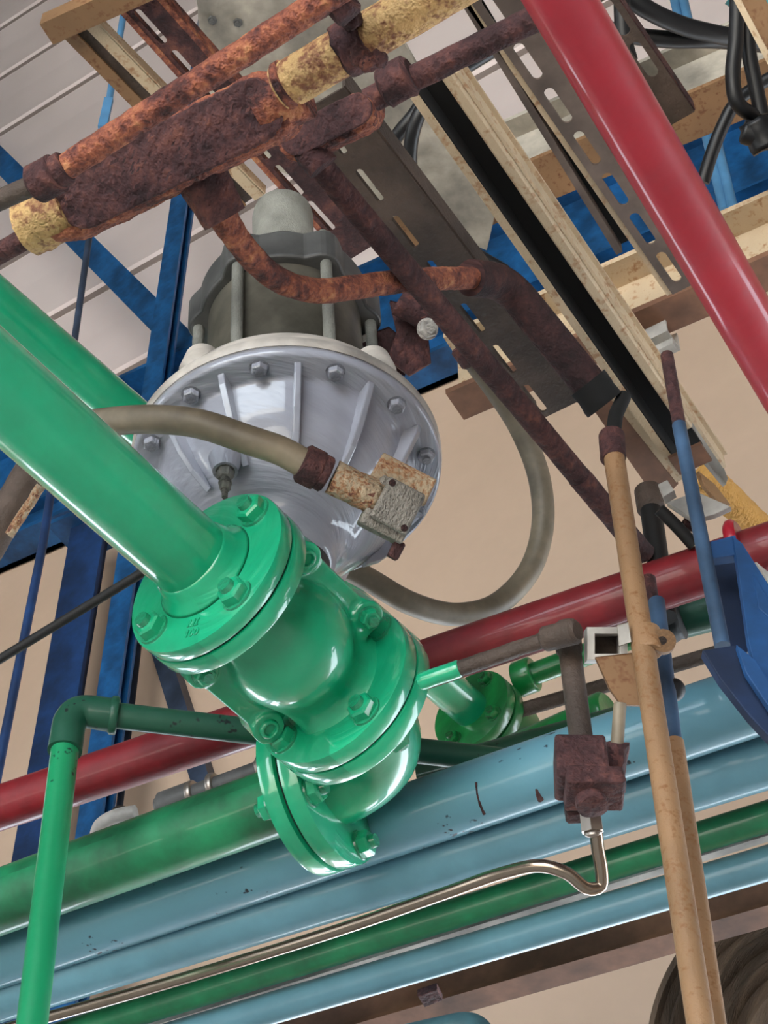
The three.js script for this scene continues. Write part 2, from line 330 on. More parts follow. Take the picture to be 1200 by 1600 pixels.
/* ---------- the shed ---------- */
const WZ = -3.6;
const beamLow = PZ(718, 593, WZ).y, beamTop = PZ(870, 335, WZ).y;
structure('floor', boxUV(new THREE.BoxGeometry(60, 0.2, 60).translate(-4, -0.1, 20)), M.floor);
{ // plastered back wall with a low band of open windows under the pipe rack's level
  const G = (x0, x1, y0, y1) => new THREE.BoxGeometry(x1 - x0, y1 - y0, 0.3).translate((x0 + x1) / 2, (y0 + y1) / 2, WZ - 0.15);
  structure('wall_back', boxUV(merge([G(-12.3, 12.3, 3.35, beamLow + 0.1), G(-12.3, 12.3, 0, 2.0), G(-12.3, -5.8, 2, 3.35), G(-2.6, -2.3, 2, 3.35), G(4.2, 12.3, 2, 3.35)])), M.wall);
}
{ // corrugated sheet siding above the plastered wall: ribs run level
  const pitch = 0.8, top = 14, prof = [];
  for (let y = beamLow; y < top; y += pitch) prof.push([y, 0], [y + 0.4, -0.012], [y + 0.7, 0], [y + 0.73, -0.014], [y + 0.775, -0.014], [y + 0.79, 0.006]);
  const shp = new THREE.Shape([...prof.map(([y, z]) => new THREE.Vector2(z, y)), new THREE.Vector2(-0.12, prof[prof.length - 1][0]), new THREE.Vector2(-0.12, beamLow)]);
  const g = new THREE.ExtrudeGeometry(shp, { depth: 24.6, bevelEnabled: false });
  g.applyMatrix4(basis(V(12.3, 0, 0), V(0, 0, 1), UP, V(-1, 0, 0)));
  g.rotateY(THREE.MathUtils.degToRad(-4)); g.translate(0, 0, WZ - 0.12);
  const up = structure('wall_back_upper', boxUV(g), M.sheet);
  for (let y = beamLow; y < top - 0.5; y += pitch) {      // dark strips added as the shade line of each rib
    const s = new THREE.Mesh(boxUV(new THREE.BoxGeometry(24.6, 0.045, 0.008).translate(0, y + 0.752, -0.012).rotateY(THREE.MathUtils.degToRad(-4)).translate(0, 0, WZ - 0.12)), M.ribShade);
    s.name = 'rib_shade'; s.castShadow = s.receiveShadow = true; up.add(s);
  }
}
structure('ceiling', boxUV(new THREE.BoxGeometry(25, 0.2, 13).translate(0, 14.1, 1.8)), M.dullSheet);
{ // side wall with a wide low gate
  const G = (y0, y1, z0, z1) => new THREE.BoxGeometry(0.3, y1 - y0, z1 - z0).translate(-9.15, (y0 + y1) / 2, (z0 + z1) / 2);
  structure('wall_left', boxUV(merge([G(5.4, 14, -3.7, 8.3), G(0, 5.4, -3.7, 3.6), G(0, 5.4, 5.8, 8.3)])), M.dullSheet);
}
structure('wall_right', boxUV(new THREE.BoxGeometry(0.3, 14, 12).translate(12.15, 7, 2.3)), M.dullSheet);

{ // front wall with a wide low opening behind the viewer
  const x0 = -3.5, x1 = 4.5, top = 5.4, z = 8.15, G = (w, h, x, y) => new THREE.BoxGeometry(w, h, 0.3).translate(x, y, z);
  structure('wall_front', boxUV(merge([G(21.6, 14 - top, 1.5, (14 + top) / 2), G(9.3 + x0, top, (-9.3 + x0) / 2, top / 2), G(12.3 - x1, top, (12.3 + x1) / 2, top / 2)])), M.dullSheet);
}

/* ---------- blue steel frame ---------- */
{
  const yc = (beamLow + beamTop) / 2, h = beamTop - beamLow;
  const t = thing('wall_beam', 'deep blue painted steel beam running level along the top of the beige wall', 'beam', V(0, yc, WZ + 0.1));
  part(t, 'web', boxUV(new THREE.BoxGeometry(24, h, 0.02).translate(0, yc, WZ + 0.02)), M.blue);
  part(t, 'flange', boxUV(new THREE.BoxGeometry(24, 0.02, 0.14).translate(0, beamLow + 0.01, WZ + 0.08)), M.blue);
  part(t, 'flange', boxUV(new THREE.BoxGeometry(24, 0.02, 0.14).translate(0, beamTop - 0.01, WZ + 0.08)), M.blue);
  part(t, 'stiffener', boxUV(new THREE.BoxGeometry(24, 0.012, 0.05).translate(0, beamLow + h * 0.36, WZ + 0.055)), M.blue);
}
const colZ = WZ + 0.26;
{
  const b = PZ(205, 950, colZ), x = b.x - 0.042;
  const t = thing('steel_column', 'tall blue steel column rising past the wall beam behind the grey actuator', 'column', V(x, 0, colZ));
  part(t, 'flange', boxUV(new THREE.BoxGeometry(0.085, 12, 0.012).translate(x, 6, colZ)), M.blue);
  part(t, 'web', boxUV(new THREE.BoxGeometry(0.012, 12, 0.04).translate(x, 6, colZ - 0.02)), M.blue);
  part(t, 'flange', boxUV(new THREE.BoxGeometry(0.085, 12, 0.012).translate(x, 6, colZ - 0.045)), M.blue);
  const c = PZ(108, 950, colZ), topY = PZ(125, 815, colZ).y;
  const s = thing('steel_column', 'dark blue wide steel post ending under the wall beam, left of the tall column', 'column', V(c.x, 0, colZ - 0.02));
  part(s, 'flange', boxUV(new THREE.BoxGeometry(0.15, topY, 0.016).translate(c.x + 0.01, topY / 2, colZ - 0.02)), M.blueDark);
  part(s, 'web', boxUV(new THREE.BoxGeometry(0.016, topY, 0.1).translate(c.x, topY / 2, colZ - 0.08)), M.blueDark);
  part(s, 'cap_plate', boxUV(new THREE.BoxGeometry(0.26, 0.02, 0.2).translate(c.x, topY + 0.01, colZ - 0.06)), M.blue);
}
function brace(name, label, p, q, z, w, mat) {
  const a = PZ(...p, z), b = PZ(...q, z), t = thing(name, label, 'brace', a);
  part(t, 'flat_leg', boxUV(bar(a, b, rect(-w / 2, w / 2, 0, 0.008), V(0, 0, 1))), mat);
  part(t, 'standing_leg', boxUV(bar(a, b, rect(w / 2 - 0.008, w / 2, -0.05, 0), V(0, 0, 1))), mat);
}
brace('diagonal_brace', 'blue angle brace running diagonally across the corrugated sheets behind the tall column', [-420, -170], [345, 596], WZ + 0.06, 0.11, M.blue);
brace('diagonal_brace', 'dark grey-blue flat brace on the beige wall below the green valve', [205, 870], [330, 1270], WZ + 0.05, 0.06, M.navy);
function rod(name, label, cat, pts, r, mat, o = {}) { const t = thing(name, label, cat, pts[0]); part(t, 'rod', sweep(pts, r, o), mat); return t; }
{
  const a = PV(240, -260, 2.45), b = PV(165, 190, 2.45), c = PV(116, 535, 2.45), d = PV(67, 850, 2.45), e = PV(-14, 1260, 2.45);
  const t = thing('hanger_rod', 'long thin blue hanging strap at the far left in front of the posts', 'rod', e);
  part(t, 'upper_rod', sweep([a, b], 0.009), M.blueLight);
  part(t, 'turnbuckle', toCreasedNormals(bar(PV(170, 155, 2.44), PV(160, 200, 2.44), rect(-0.011, 0.011, -0.006, 0.006), FWD), 0.5), M.blueLight);
  part(t, 'middle_rod', sweep([b, c], 0.0075), M.navy);
  part(t, 'lower_rod', sweep([c, d, e], 0.0085), M.blueDark);
}
rod('wall_rod', 'thin dark rod hanging on the beige wall right of the blue column', 'rod', [PZ(222, 960, WZ + 0.1), PZ(186, 1268, WZ + 0.1)], 0.011, M.navy);
rod('slanting_rod', 'thin dark rod slanting up across the blue posts to the green flange', 'rod', [PH(-30, 1048, 1.45), PH(230, 890, 1.45)], 0.0055, M.black);

/* ---------- tray supports ---------- */
{
  const h0 = 2.1, a = PH(720, 614, h0), b0 = PH(1140, 434, h0), b = lerp(a, b0, 1.9);
  const t = thing('support_beam', 'tan rust-stained steel channel carrying the cable trays across the beige wall', 'beam', a);
  part(t, 'web', boxUV(bar(a, b, rect(-0.006, 0.006, -0.045, 0.075))), M.tan);
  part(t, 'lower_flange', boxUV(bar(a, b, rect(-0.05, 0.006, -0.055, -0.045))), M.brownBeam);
  part(t, 'upper_flange', boxUV(bar(a, b, rect(-0.05, 0.006, 0.075, 0.085))), M.tan);
  const c = PH(985, 565, 2.02), d = PH(1053, 532, 2.02), s = thing('strut_channel', 'short whitish strut channel end below the tan beam beside the main cable tray', 'strut', c);
  part(s, 'channel', boxUV(bar(c, d, [[-0.02, 0], [0.02, 0], [0.02, 0.035], [0.016, 0.035], [0.016, 0.004], [-0.016, 0.004], [-0.016, 0.035], [-0.02, 0.035]])), M.white);
  part(s, 'lip', boxUV(bar(c, d, rect(-0.006, 0.006, -0.012, 0.001))), M.white);
}
{
  const h0 = 2.85, a = PH(596, 354, h0), b = PH(1260, 70, h0), t = thing('crossing_beam', 'grey-white steel beam with rusty lower flange crossing behind the cable trays', 'beam', a);
  part(t, 'web', boxUV(bar(a, b, rect(-0.006, 0.006, -0.06, 0.09))), M.greyBeam);
  part(t, 'lower_flange', boxUV(bar(a, b, rect(-0.045, 0.045, -0.07, -0.06))), M.tanDark);
  part(t, 'upper_flange', boxUV(bar(a, b, rect(-0.045, 0.045, 0.09, 0.1))), M.greyBeam);
}
{
  const hh = 2.75, pts = [[310, 12], [312, 78], [318, 170], [420, 260], [760, 390], [780, 300], [660, 120], [560, -60], [300, -60]].map(([x, y]) => PH(x, y, hh));
  const t = thing('steel_plate', 'flat grey steel plate hanging above the rusty conduits at the top', 'plate', pts[0]);
  part(t, 'sheet', boxUV(plate(pts, V(0, 1, 0), 0.012)), M.greyBeam);
  for (const [x, y] of [[332, 30], [372, 34]]) part(t, 'bolt_head', hexBolt(PH(x, y, hh), V(0, -1, 0), 0.008, 0.006), M.greyDark);
}

/* ---------- cable trays ---------- */
const trayDir = PH(1060, 745, 1.7).sub(PH(640, 155, 1.7)).normalize();
function lineAt(p, q, h, t0 = 0, t1 = 1) { const a = PH(...p, h), b = PH(...q, h); return ext(a, b, t0, t1); }
{
  const [a, b] = lineAt([640, 152], [1058, 745], 1.72, 0, 1.0), S_ = UP.clone().cross(b.clone().sub(a).normalize()).multiplyScalar(-1);
  const k = S_.dot(RIGHT) > 0 ? 1 : -1, B = (x0, x1, y0, y1, l = 0) => bar(a, lerp(a, b, 1 + l), rect(-k * x0, -k * x1, y0, y1));
  const t = thing('cable_tray', 'main tan channel cable tray with inside coloured black for shade, long slot facing down, right of centre', 'cable tray', a);
  part(t, 'side_wall', boxUV(B(0, 0.009, 0, 0.04)), M.tan);
  part(t, 'web', boxUV(B(0.009, 0.04, 0.036, 0.04)), M.pitch, 'inside of the channel, coloured black for its shade');  // shade of the deep channel is put into the pitch colour
  part(t, 'inner_shade', boxUV(B(0.009, 0.0105, 0.003, 0.036)), M.pitch, 'inner side, coloured black for its shade');  // thin black sheet added for the shade on the inner side
  part(t, 'side_wall', boxUV(bar(a, lerp(a, b, 0.9), [[-k * 0.039, 0.002], [-k * 0.041, 0], [-k * 0.05, 0], [-k * 0.052, 0.002], [-k * 0.052, 0.03], [-k * 0.039, 0.03]])), M.tan);
  part(t, 'outer_skin', boxUV(bar(lerp(a, b, 0.01), lerp(a, b, 1.04), [[-k * 0.0525, 0.008], [-k * 0.056, 0.009], [-k * 0.056, 0.03], [-k * 0.061, 0.03], [-k * 0.061, 0.034], [-k * 0.0525, 0.034]])), M.tan);
  const e1 = lerp(a, b, 0.965), e2 = e1.clone().addScaledVector(S_, 0.05);
  part(t, 'end_bracket', boxUV(bar(e1.clone().addScaledVector(S_, 0.006), e2, rect(-0.016, 0.016, -0.006, -0.001))), M.brownBeam);
}
{ // lower flange bar and end of the tray run beside the yellow conduit
  const [a, b] = lineAt([945, 606], [1060, 752], 1.74), t = thing('cable_tray', 'short tan angle under the lower end of the main tray by the yellow conduit', 'cable tray', a);
  part(t, 'lip', boxUV(bar(a, b, rect(-0.011, 0.003, 0, 0.006))), M.tan);
  const [c, d] = lineAt([893, 590], [1040, 786], 1.74);
  part(t, 'brown_face', boxUV(plate([PH(900, 600, 1.742), PH(945, 612, 1.742), PH(1058, 756, 1.742), PH(1030, 785, 1.742)], V(0, 1, 0), 0.006)), M.brownBeam);  // plain brown face below the tan lip
}
{
  const [a, b] = lineAt([847, 200], [968, 396], 1.8, -1.4, 1), [c, d] = lineAt([867, 200], [1047, 460], 1.8, -1, 1);
  const t = thing('cable_tray', 'slotted tan cable tray under the big red pipe, a row of slots facing down', 'cable tray', c);
  const sd = UP.clone().cross(d.clone().sub(c).normalize()), k = sd.dot(RIGHT) > 0 ? 1 : -1; sd.multiplyScalar(k);
  part(t, 'edge_rail', boxUV(bar(a, b, rect(-0.004, 0.004, 0, 0.018))), M.trayGrey);
  part(t, 'web', boxUV(bar(a.clone().addScaledVector(sd, 0.006).setY(a.y + 0.016), b.clone().addScaledVector(sd, 0.006).setY(a.y + 0.016), rect(-0.008, 0.008, 0, 0.003))), M.pitch, 'inside of the channel, coloured black for its shade');  // channel shade painted as a black strip
  part(t, 'lip', boxUV(bar(c, d, rect(-0.004, 0.004, 0, 0.012))), M.tan);
  part(t, 'slotted_face', boxUV(slotted(c.clone().addScaledVector(sd, 0.026), d.clone().addScaledVector(sd, 0.026), 0.046, 0.003, V(0, -1, 0), { slot: 0.05, gap: 0.015, sw: 0.012, start: 0.03, off: -0.008 })), M.trayGrey);
  part(t, 'far_rail', boxUV(bar(c.clone().addScaledVector(sd, 0.049), d.clone().addScaledVector(sd, 0.049), rect(-0.003, 0.003, 0, 0.012))), M.trayGrey);
}
{
  const [a, b] = lineAt([545, 215], [872, 640], 1.78, -0.12, 1), t = thing('cable_tray', 'dark slotted cable tray between the rusty conduit and the main tray', 'cable tray', a);
  const sd = UP.clone().cross(b.clone().sub(a).normalize()); if (sd.dot(RIGHT) < 0) sd.multiplyScalar(-1);
  part(t, 'slotted_face', boxUV(slotted(a, b, 0.062, 0.003, V(0, -1, 0), { slot: 0.05, gap: 0.024, sw: 0.009, start: 0.02, off: -0.014 })), M.umber);  // dark umber all over
  part(t, 'edge_rail', boxUV(bar(a.clone().addScaledVector(sd, 0.031), b.clone().addScaledVector(sd, 0.031), rect(-0.002, 0.002, 0, 0.035))), M.umber);
  part(t, 'edge_rail', boxUV(bar(a.clone().addScaledVector(sd, -0.031), b.clone().addScaledVector(sd, -0.031), rect(-0.002, 0.002, 0, 0.035))), M.umber);
}
{ // upper left run
  const h0 = 2.3, [a, b] = lineAt([108, 30], [392, 318], h0), t = thing('cable_tray', 'tan channel cable tray against the corrugated sheets at top left', 'cable tray', a);
  part(t, 'side_wall', boxUV(bar(a, b, rect(-0.026, -0.008, 0, 0.004))), M.tan);
  part(t, 'web', boxUV(bar(a, b, rect(-0.01, 0.012, 0.012, 0.016))), M.umber);
  part(t, 'side_wall', boxUV(bar(a, b, rect(0.01, 0.028, 0.004, 0.008))), M.tanDark);
  part(t, 'side_wall', boxUV(bar(a, b, rect(-0.028, -0.025, 0, 0.02))), M.tan);
  const [c, d] = lineAt([206, -10], [566, 392], h0), s = thing('cable_tray', 'rusty brown slotted tray rail right of the tan channel at top left', 'cable tray', c);
  part(s, 'slotted_face', boxUV(slotted(c, d, 0.05, 0.003, V(0, -1, 0), { slot: 0.062, gap: 0.014, sw: 0.012, start: 0.02, off: -0.011 })), M.darkRust);
  const sd = UP.clone().cross(d.clone().sub(c).normalize());
  for (const k of [-1, 1]) part(s, 'edge_rail', boxUV(bar(c.clone().addScaledVector(sd, k * 0.027), d.clone().addScaledVector(sd, k * 0.027), rect(-0.004, 0.004, -0.004, 0.024))), M.rust);
  const e = PH(62, 38, h0 - 0.02), f = PH(260, -52, h0 - 0.02), u = thing('end_angle', 'short tan angle across the ends of the trays at top left', 'angle', e);
  part(u, 'leg', boxUV(bar(e, f, lProf(0.034, 0.03, 0.004))), M.tanDark);
}
{
  const [a, b] = lineAt([948, 20], [1062, 186], 2.2, -0.2, 1), t = thing('cable_tray', 'short dark slotted tray end right of the big red pipe under black cables', 'cable tray', a);
  part(t, 'slotted_face', boxUV(slotted(a, b, 0.045, 0.003, V(0, -1, 0), { slot: 0.06, gap: 0.014, sw: 0.016, start: 0.02, off: 0.006 })), M.umber);
  part(t, 'edge_rail', boxUV(bar(a, b, rect(-0.024, -0.02, 0, 0.025))), M.darkRust);
}

/* ---------- red pipes ---------- */
{
  const [a, b] = lineAt([876, 0], [1126, 430], 1.3, -3, 2.5), t = thing('red_pipe', 'big bright red painted pipe crossing the upper right corner in front of the trays', 'pipe', lerp(a, b, 0.5));
  part(t, 'tube', sweep(split(a, b, 0.1), 0.0258, { seg: 40 }), M.red);
}
const hRed = 1.52;
{
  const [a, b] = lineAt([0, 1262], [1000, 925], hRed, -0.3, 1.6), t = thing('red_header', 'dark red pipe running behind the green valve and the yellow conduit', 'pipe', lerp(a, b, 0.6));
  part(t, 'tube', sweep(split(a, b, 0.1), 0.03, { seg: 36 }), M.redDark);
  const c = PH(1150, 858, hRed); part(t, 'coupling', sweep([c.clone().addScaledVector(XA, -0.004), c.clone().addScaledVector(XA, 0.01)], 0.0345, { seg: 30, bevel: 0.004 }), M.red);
}

/* ---------- green valve line ---------- */
const hG = 1.3535, gA = PH(0, 606, hG), c1 = PH(320, 892, hG), D = c1.clone().sub(gA).setY(0).normalize(), SD = UP.clone().cross(D);
const onD = (t) => c1.clone().addScaledVector(D, t);
const boltSpots = (n, off, r, X, Y) => Array.from({ length: n }, (_, i) => { const a = (off + i * 360 / n) * Math.PI / 180; return X.clone().multiplyScalar(Math.cos(a) * r).addScaledVector(Y, Math.sin(a) * r); });
const SR = SD.dot(RIGHT) > 0 ? SD : SD.clone().negate();
{
  const t = thing('green_pipe', 'large bright green pipe from the upper left ending in the first valve flange', 'pipe', onD(-0.3));
  part(t, 'tube', sweep(split(onD(-1.8), onD(0.002), 0.08), 0.0435, { seg: 48 }), M.green);
  part(t, 'weld_collar', lathe([[0.043, -0.024], [0.0465, -0.022], [0.049, -0.012], [0.056, -0.003], [0.06, 0.001], [0.03, 0.001]], onD(0), D), M.green);
  part(t, 'flange', disc(onD(0), D, 0, 0.0185, 0.1, 0.03), M.green);
  for (const o of boltSpots(4, 37, 0.079, SR, UP)) part(t, 'bolt', hexBolt(onD(0).add(o), D.clone().negate(), 0.0158, 0.015, rnd() * 2), M.green);
}
{
  const font = await new FontLoader().loadAsync('fonts/droid/droid_sans_bold.typeface.json'), t = scene.children.find((o) => o.name === 'green_pipe');
  const n = D.clone().negate(), q0 = onD(0), hit = (px, py) => { const r = P(px, py, 1).sub(camera.position); return camera.position.clone().addScaledVector(r, q0.clone().sub(camera.position).dot(D) / r.dot(D)); };
  const write = (s, px, py, h) => { const o = hit(px, py), x = hit(px + 20, py - 5).sub(o).normalize(), y = n.clone().cross(x).normalize(), g = new TextGeometry(s, { font, size: h, depth: 0.0014, curveSegments: 3, bevelEnabled: true, bevelSize: 0.0003, bevelThickness: 0.0003, bevelSegments: 1 }); return g.applyMatrix4(basis(o, x, y, n)); };
  part(t, 'casting_mark', boxUV(merge([write('MI', 292, 981, 0.0085), write('100', 287, 997, 0.0085)])), M.green);
}
const vT = 0.128;
{
  const t = thing('control_valve', 'bright green flanged valve body below the grey actuator', 'valve', onD(vT));
  part(t, 'gasket', disc(onD(0), D, 0.0185, 0.0215, 0.096, 0.03, 0.0008), M.gasket);
  part(t, 'flange', disc(onD(0), D, 0.0215, 0.0425, 0.1, 0.03), M.green);
  part(t, 'flange', disc(onD(0), D, 0.215, 0.2365, 0.1, 0.03), M.green);
  // body: waisted barrel with a globe bulge, and a four-lug split flange round its middle
  const view = onD(vT).sub(camera.position).normalize(), NN = view.clone().negate(); NN.addScaledVector(D, -NN.dot(D)).normalize();
  const WW = NN.clone().cross(D).normalize();
  const FM = new THREE.Matrix4().makeBasis(WW, NN, D).setPosition(onD(vT));
  const L = 0.098;
  const g = field((q) => {          // x across, y towards the viewer, z along the pipe
    const barrel = Math.max(Math.hypot(q.x, q.y) - (0.046 + 0.032 * Math.pow(Math.min(1, Math.abs(q.z) / L), 6)), Math.abs(q.z) - L);
    const ball = q.clone().sub(V(0, 0.006, 0.004)).multiply(V(1, 1, 0.95)).length() - 0.07;
    let d = smin(barrel, ball, 0.016);
    const bx = Math.max(Math.abs(q.x) - 0.091, Math.abs(q.y + 0.008) - 0.016, Math.abs(q.z) - 0.07 + 0.35 * Math.max(0, 0.05 - Math.abs(Math.abs(q.x) - 0.03)));
    d = smin(d, bx, 0.012);
    for (const sx of [-1, 1]) for (const sz of [-1, 1]) d = smin(d, Math.max(Math.hypot(q.x - sx * 0.08, q.z - sz * 0.055) - 0.018, Math.abs(q.y + 0.006) - 0.02), 0.006);
    d = smin(d, sdCap(q, V(0.03, 0.03, -0.085), V(0.055, 0.0, 0.085), 0.012, 0.01), 0.02);
    d = smin(d, sdCap(q, V(-0.042, 0.028, -0.08), V(-0.05, 0.026, 0.08), 0.007, 0.007), 0.012);
    return d;
  }, V(-0.125, -0.125, -0.125), V(0.125, 0.125, 0.125), 96);
  part(t, 'body', g.applyMatrix4(FM), M.green);
  for (const sx of [-1, 1]) for (const sz of [-1, 1]) {
    const q = V(sx * 0.08, 0.0135, sz * 0.055).applyMatrix4(FM);
    if (sx * sz > 0) part(t, 'body_bolt', hexBolt(q, NN, 0.0115, 0.011, 0.4), M.green);
    else part(t, 'lug_ring', lathe([[0.006, -0.012], [0.006, 0.004], [0.009, 0.005], [0.0115, 0.002], [0.0115, -0.012]], q, NN, 24), M.green);
  }
  part(t, 'bonnet', lathe([[0.04, 0], [0.04, 0.06], [0.044, 0.066], [0.044, 0.085], [0.03, 0.085]], onD(vT), UP, 40), M.green);
  const bon = (y0, y1, w, l) => {
    const sh = new THREE.Shape(); sh.absarc(l, 0, w * 0.42, -Math.PI / 2, Math.PI / 2, false); sh.absarc(0, 0, w, Math.PI * 0.36, Math.PI * 0.64, false); sh.absarc(-l, 0, w * 0.42, Math.PI / 2, Math.PI * 1.5, false); sh.absarc(0, 0, w, Math.PI * 1.36, Math.PI * 1.64, false);
    const e = new THREE.ExtrudeGeometry(sh, { depth: y1 - y0, bevelEnabled: true, bevelSize: 0.003, bevelThickness: 0.003, bevelSegments: 3 });
    return e.applyMatrix4(new THREE.Matrix4().makeBasis(D, UP.clone().cross(D), UP).setPosition(onD(vT).add(V(0, y0, 0))));
  };
  part(t, 'bonnet_flange', bon(0.074, 0.088, 0.05, 0.056), M.green);
  for (const k of [-1, 1]) part(t, 'bonnet_bolt', hexBolt(onD(vT + k * 0.056).add(V(0, 0.071, 0)), V(0, -1, 0), 0.01, 0.01), M.green);
  const o2 = boltSpots(4, 37, 0.079, SR, UP);
  for (const o of o2) part(t, 'bolt', hexBolt(onD(0.215).add(o), D.clone().negate(), 0.0158, 0.015, rnd() * 2), M.green);
}
const elR = 0.1, E0 = onD(0.262), hdrFar = PH(0, 1408, hG);
const HD = hdrFar.clone().sub(E0.clone().addScaledVector(D, elR).addScaledVector(XA, -elR)).setY(0).normalize();     // header direction, to the left and away
const E1 = E0.clone().addScaledVector(D, elR).addScaledVector(HD, elR);
{
  const t = thing('green_elbow', 'green elbow with two bolted flanges joining the valve to the green header', 'pipe elbow', E0);
  part(t, 'gasket', disc(onD(0), D, 0.2365, 0.239, 0.097, 0.03, 0.0008), M.gasket);
  part(t, 'flange', disc(onD(0), D, 0.239, 0.2625, 0.1, 0.03), M.green);
  const pts = [onD(0.255)]; for (let i = 0; i <= 24; i++) { const u = i / 24, k = E0.clone().addScaledVector(D, elR); pts.push(E0.clone().multiplyScalar((1 - u) ** 2).addScaledVector(k, 2 * u * (1 - u)).addScaledVector(E1, u * u)); } pts.push(E1.clone().addScaledVector(HD, 0.01));
  part(t, 'elbow', sweep(pts, (u) => 0.054 - 0.006 * Math.sin(u * Math.PI), { seg: 48 }), M.green);
  part(t, 'flange', disc(E1, HD, -0.004, 0.018, 0.1, 0.03), M.green);
  for (const o of boltSpots(4, 37, 0.079, SR, UP)) part(t, 'bolt', hexBolt(onD(0.2625).add(o), D, 0.0158, 0.015, rnd() * 2), M.green);
  const f = frameOf(HD);
  for (const o of boltSpots(4, 45, 0.079, f.x, f.y)) part(t, 'bolt', hexBolt(E1.clone().addScaledVector(HD, -0.004).add(o), HD.clone().negate(), 0.0158, 0.015, rnd() * 2), M.green);
  const h = thing('green_header', 'thick green header pipe at lower left with a flange at the elbow', 'pipe', E1.clone().addScaledVector(HD, 0.4));
  part(h, 'gasket', disc(E1, HD, 0.018, 0.023, 0.092, 0.03, 0.0008), M.gasket);
  part(h, 'flange', disc(E1, HD, 0.023, 0.044, 0.1, 0.03), M.green);
  part(h, 'tube', sweep(split(E1.clone().addScaledVector(HD, 0.03), E1.clone().addScaledVector(HD, 1.5), 0.1), 0.0405, { seg: 44 }), M.greenDull);
  for (const o of boltSpots(4, 45, 0.079, f.x, f.y)) part(h, 'bolt', hexBolt(E1.clone().addScaledVector(HD, 0.044).add(o), HD, 0.0158, 0.015, rnd() * 2), M.green);
}
{
  const g2 = [PH(0, 483, 1.82), PH(690, 1080, 1.82)], t = thing('green_pipe', 'slimmer green pipe above and behind the large one, passing behind the actuator', 'pipe', g2[0]);
  const corner = PH(735, 1108, 1.82), d2 = g2[1].clone().sub(g2[0]).normalize();
  part(t, 'tube', sweep(split(lerp(g2[0], g2[1], -1), corner, 0.1), 0.029, { seg: 32 }), M.green);
  part(t, 'flange', disc(corner, d2, 0, 0.02, 0.068, 0.02), M.greenBack);
  for (const o of boltSpots(4, 37, 0.052, UP.clone().cross(d2), UP)) part(t, 'bolt', hexBolt(corner.clone().add(o), d2.clone().negate(), 0.011, 0.011), M.greenBack);
  const v = thing('back_valve', 'green flanged valve partly hidden behind the red pipe and the big valve', 'valve', corner);
  part(v, 'flange', disc(corner, d2, 0.023, 0.043, 0.068, 0.02), M.greenBack);
  part(v, 'body', sweep([corner.clone().addScaledVector(d2, 0.04), corner.clone().addScaledVector(d2, 0.09), corner.clone().addScaledVector(d2, 0.14)], (u) => 0.046 + 0.016 * Math.sin(u * 3.14), { seg: 32 }), M.greenBack);
  const a = PH(815, 1060, 1.9), b = PH(990, 995, 1.9), p = thing('green_branch', 'green branch pipe running right from the back valve towards the yellow conduit', 'pipe', a);
  part(p, 'tube', sweep(ext(a, b, 0, 1.6), 0.0175, { seg: 24 }), M.greenBack);
  part(p, 'collar', sweep(ext(a, b, -0.05, 0.12), 0.028, { seg: 24, bevel: 0.003 }), M.greenBack);
  const r0 = PH(806, 1112, 1.82), r1 = PH(1120, 1020, 1.82), q = thing('valve_spindle', 'thin dark rod running right from the back valve to the blue bracket', 'rod', r0);
  part(q, 'rod', sweep([r0, r1], 0.011), M.umber);
  const e = PH(860, 1160, 1.62), f = PH(955, 1118, 1.62), w = thing('capped_pipe', 'short green pipe with a round end cap between brown pipe and strut bracket', 'pipe', e);
  part(w, 'tube', sweep(ext(e, f, -0.8, 0.85), 0.032, { seg: 32 }), M.greenBack);
  part(w, 'end_cap', sweep(ext(e, f, 0.75, 1), 0.036, { seg: 32, bevel: 0.004 }), M.greenBack);
}
/* ---------- dark green drop line ---------- */
const hDG = 1.46, dgA = PH(128, 1112, hDG), dgB = PH(850, 1196, hDG);
{
  const low = PV(50, 1600, dgA), t = thing('green_drop_pipe', 'thin green pipe rising at lower left, turning right behind the valve', 'pipe', low);
  const vEnd = PV(104, 1150, dgA);
  part(t, 'cross_tube', sweep([lerp(dgA, dgB, 0.04), dgB], 0.016, { seg: 24 }), M.greenDark, 'grimy level pipe, shade put into its dark green');  // shadow behind the valve is put into this darker green
  part(t, 'riser', sweep(ext(vEnd, low, 0, 1.25), 0.0165, { seg: 24 }), M.greenSpeck);
  const c = dgA.clone(); c.y += 0;
  part(t, 'elbow', sweep(bent([lerp(dgA, dgB, 0.075), PV(112, 1108, dgA), lerp(vEnd, low, 0.06)], 0.03), 0.0205, { seg: 24, rough: 0.001 }), M.greenDark, 'dark green threaded elbow');
  for (const k of [0.07]) part(t, 'elbow_rim', sweep([lerp(dgA, dgB, k - 0.012), lerp(dgA, dgB, k + 0.006)], 0.0235, { seg: 24, bevel: 0.002 }), M.greenDark);
}
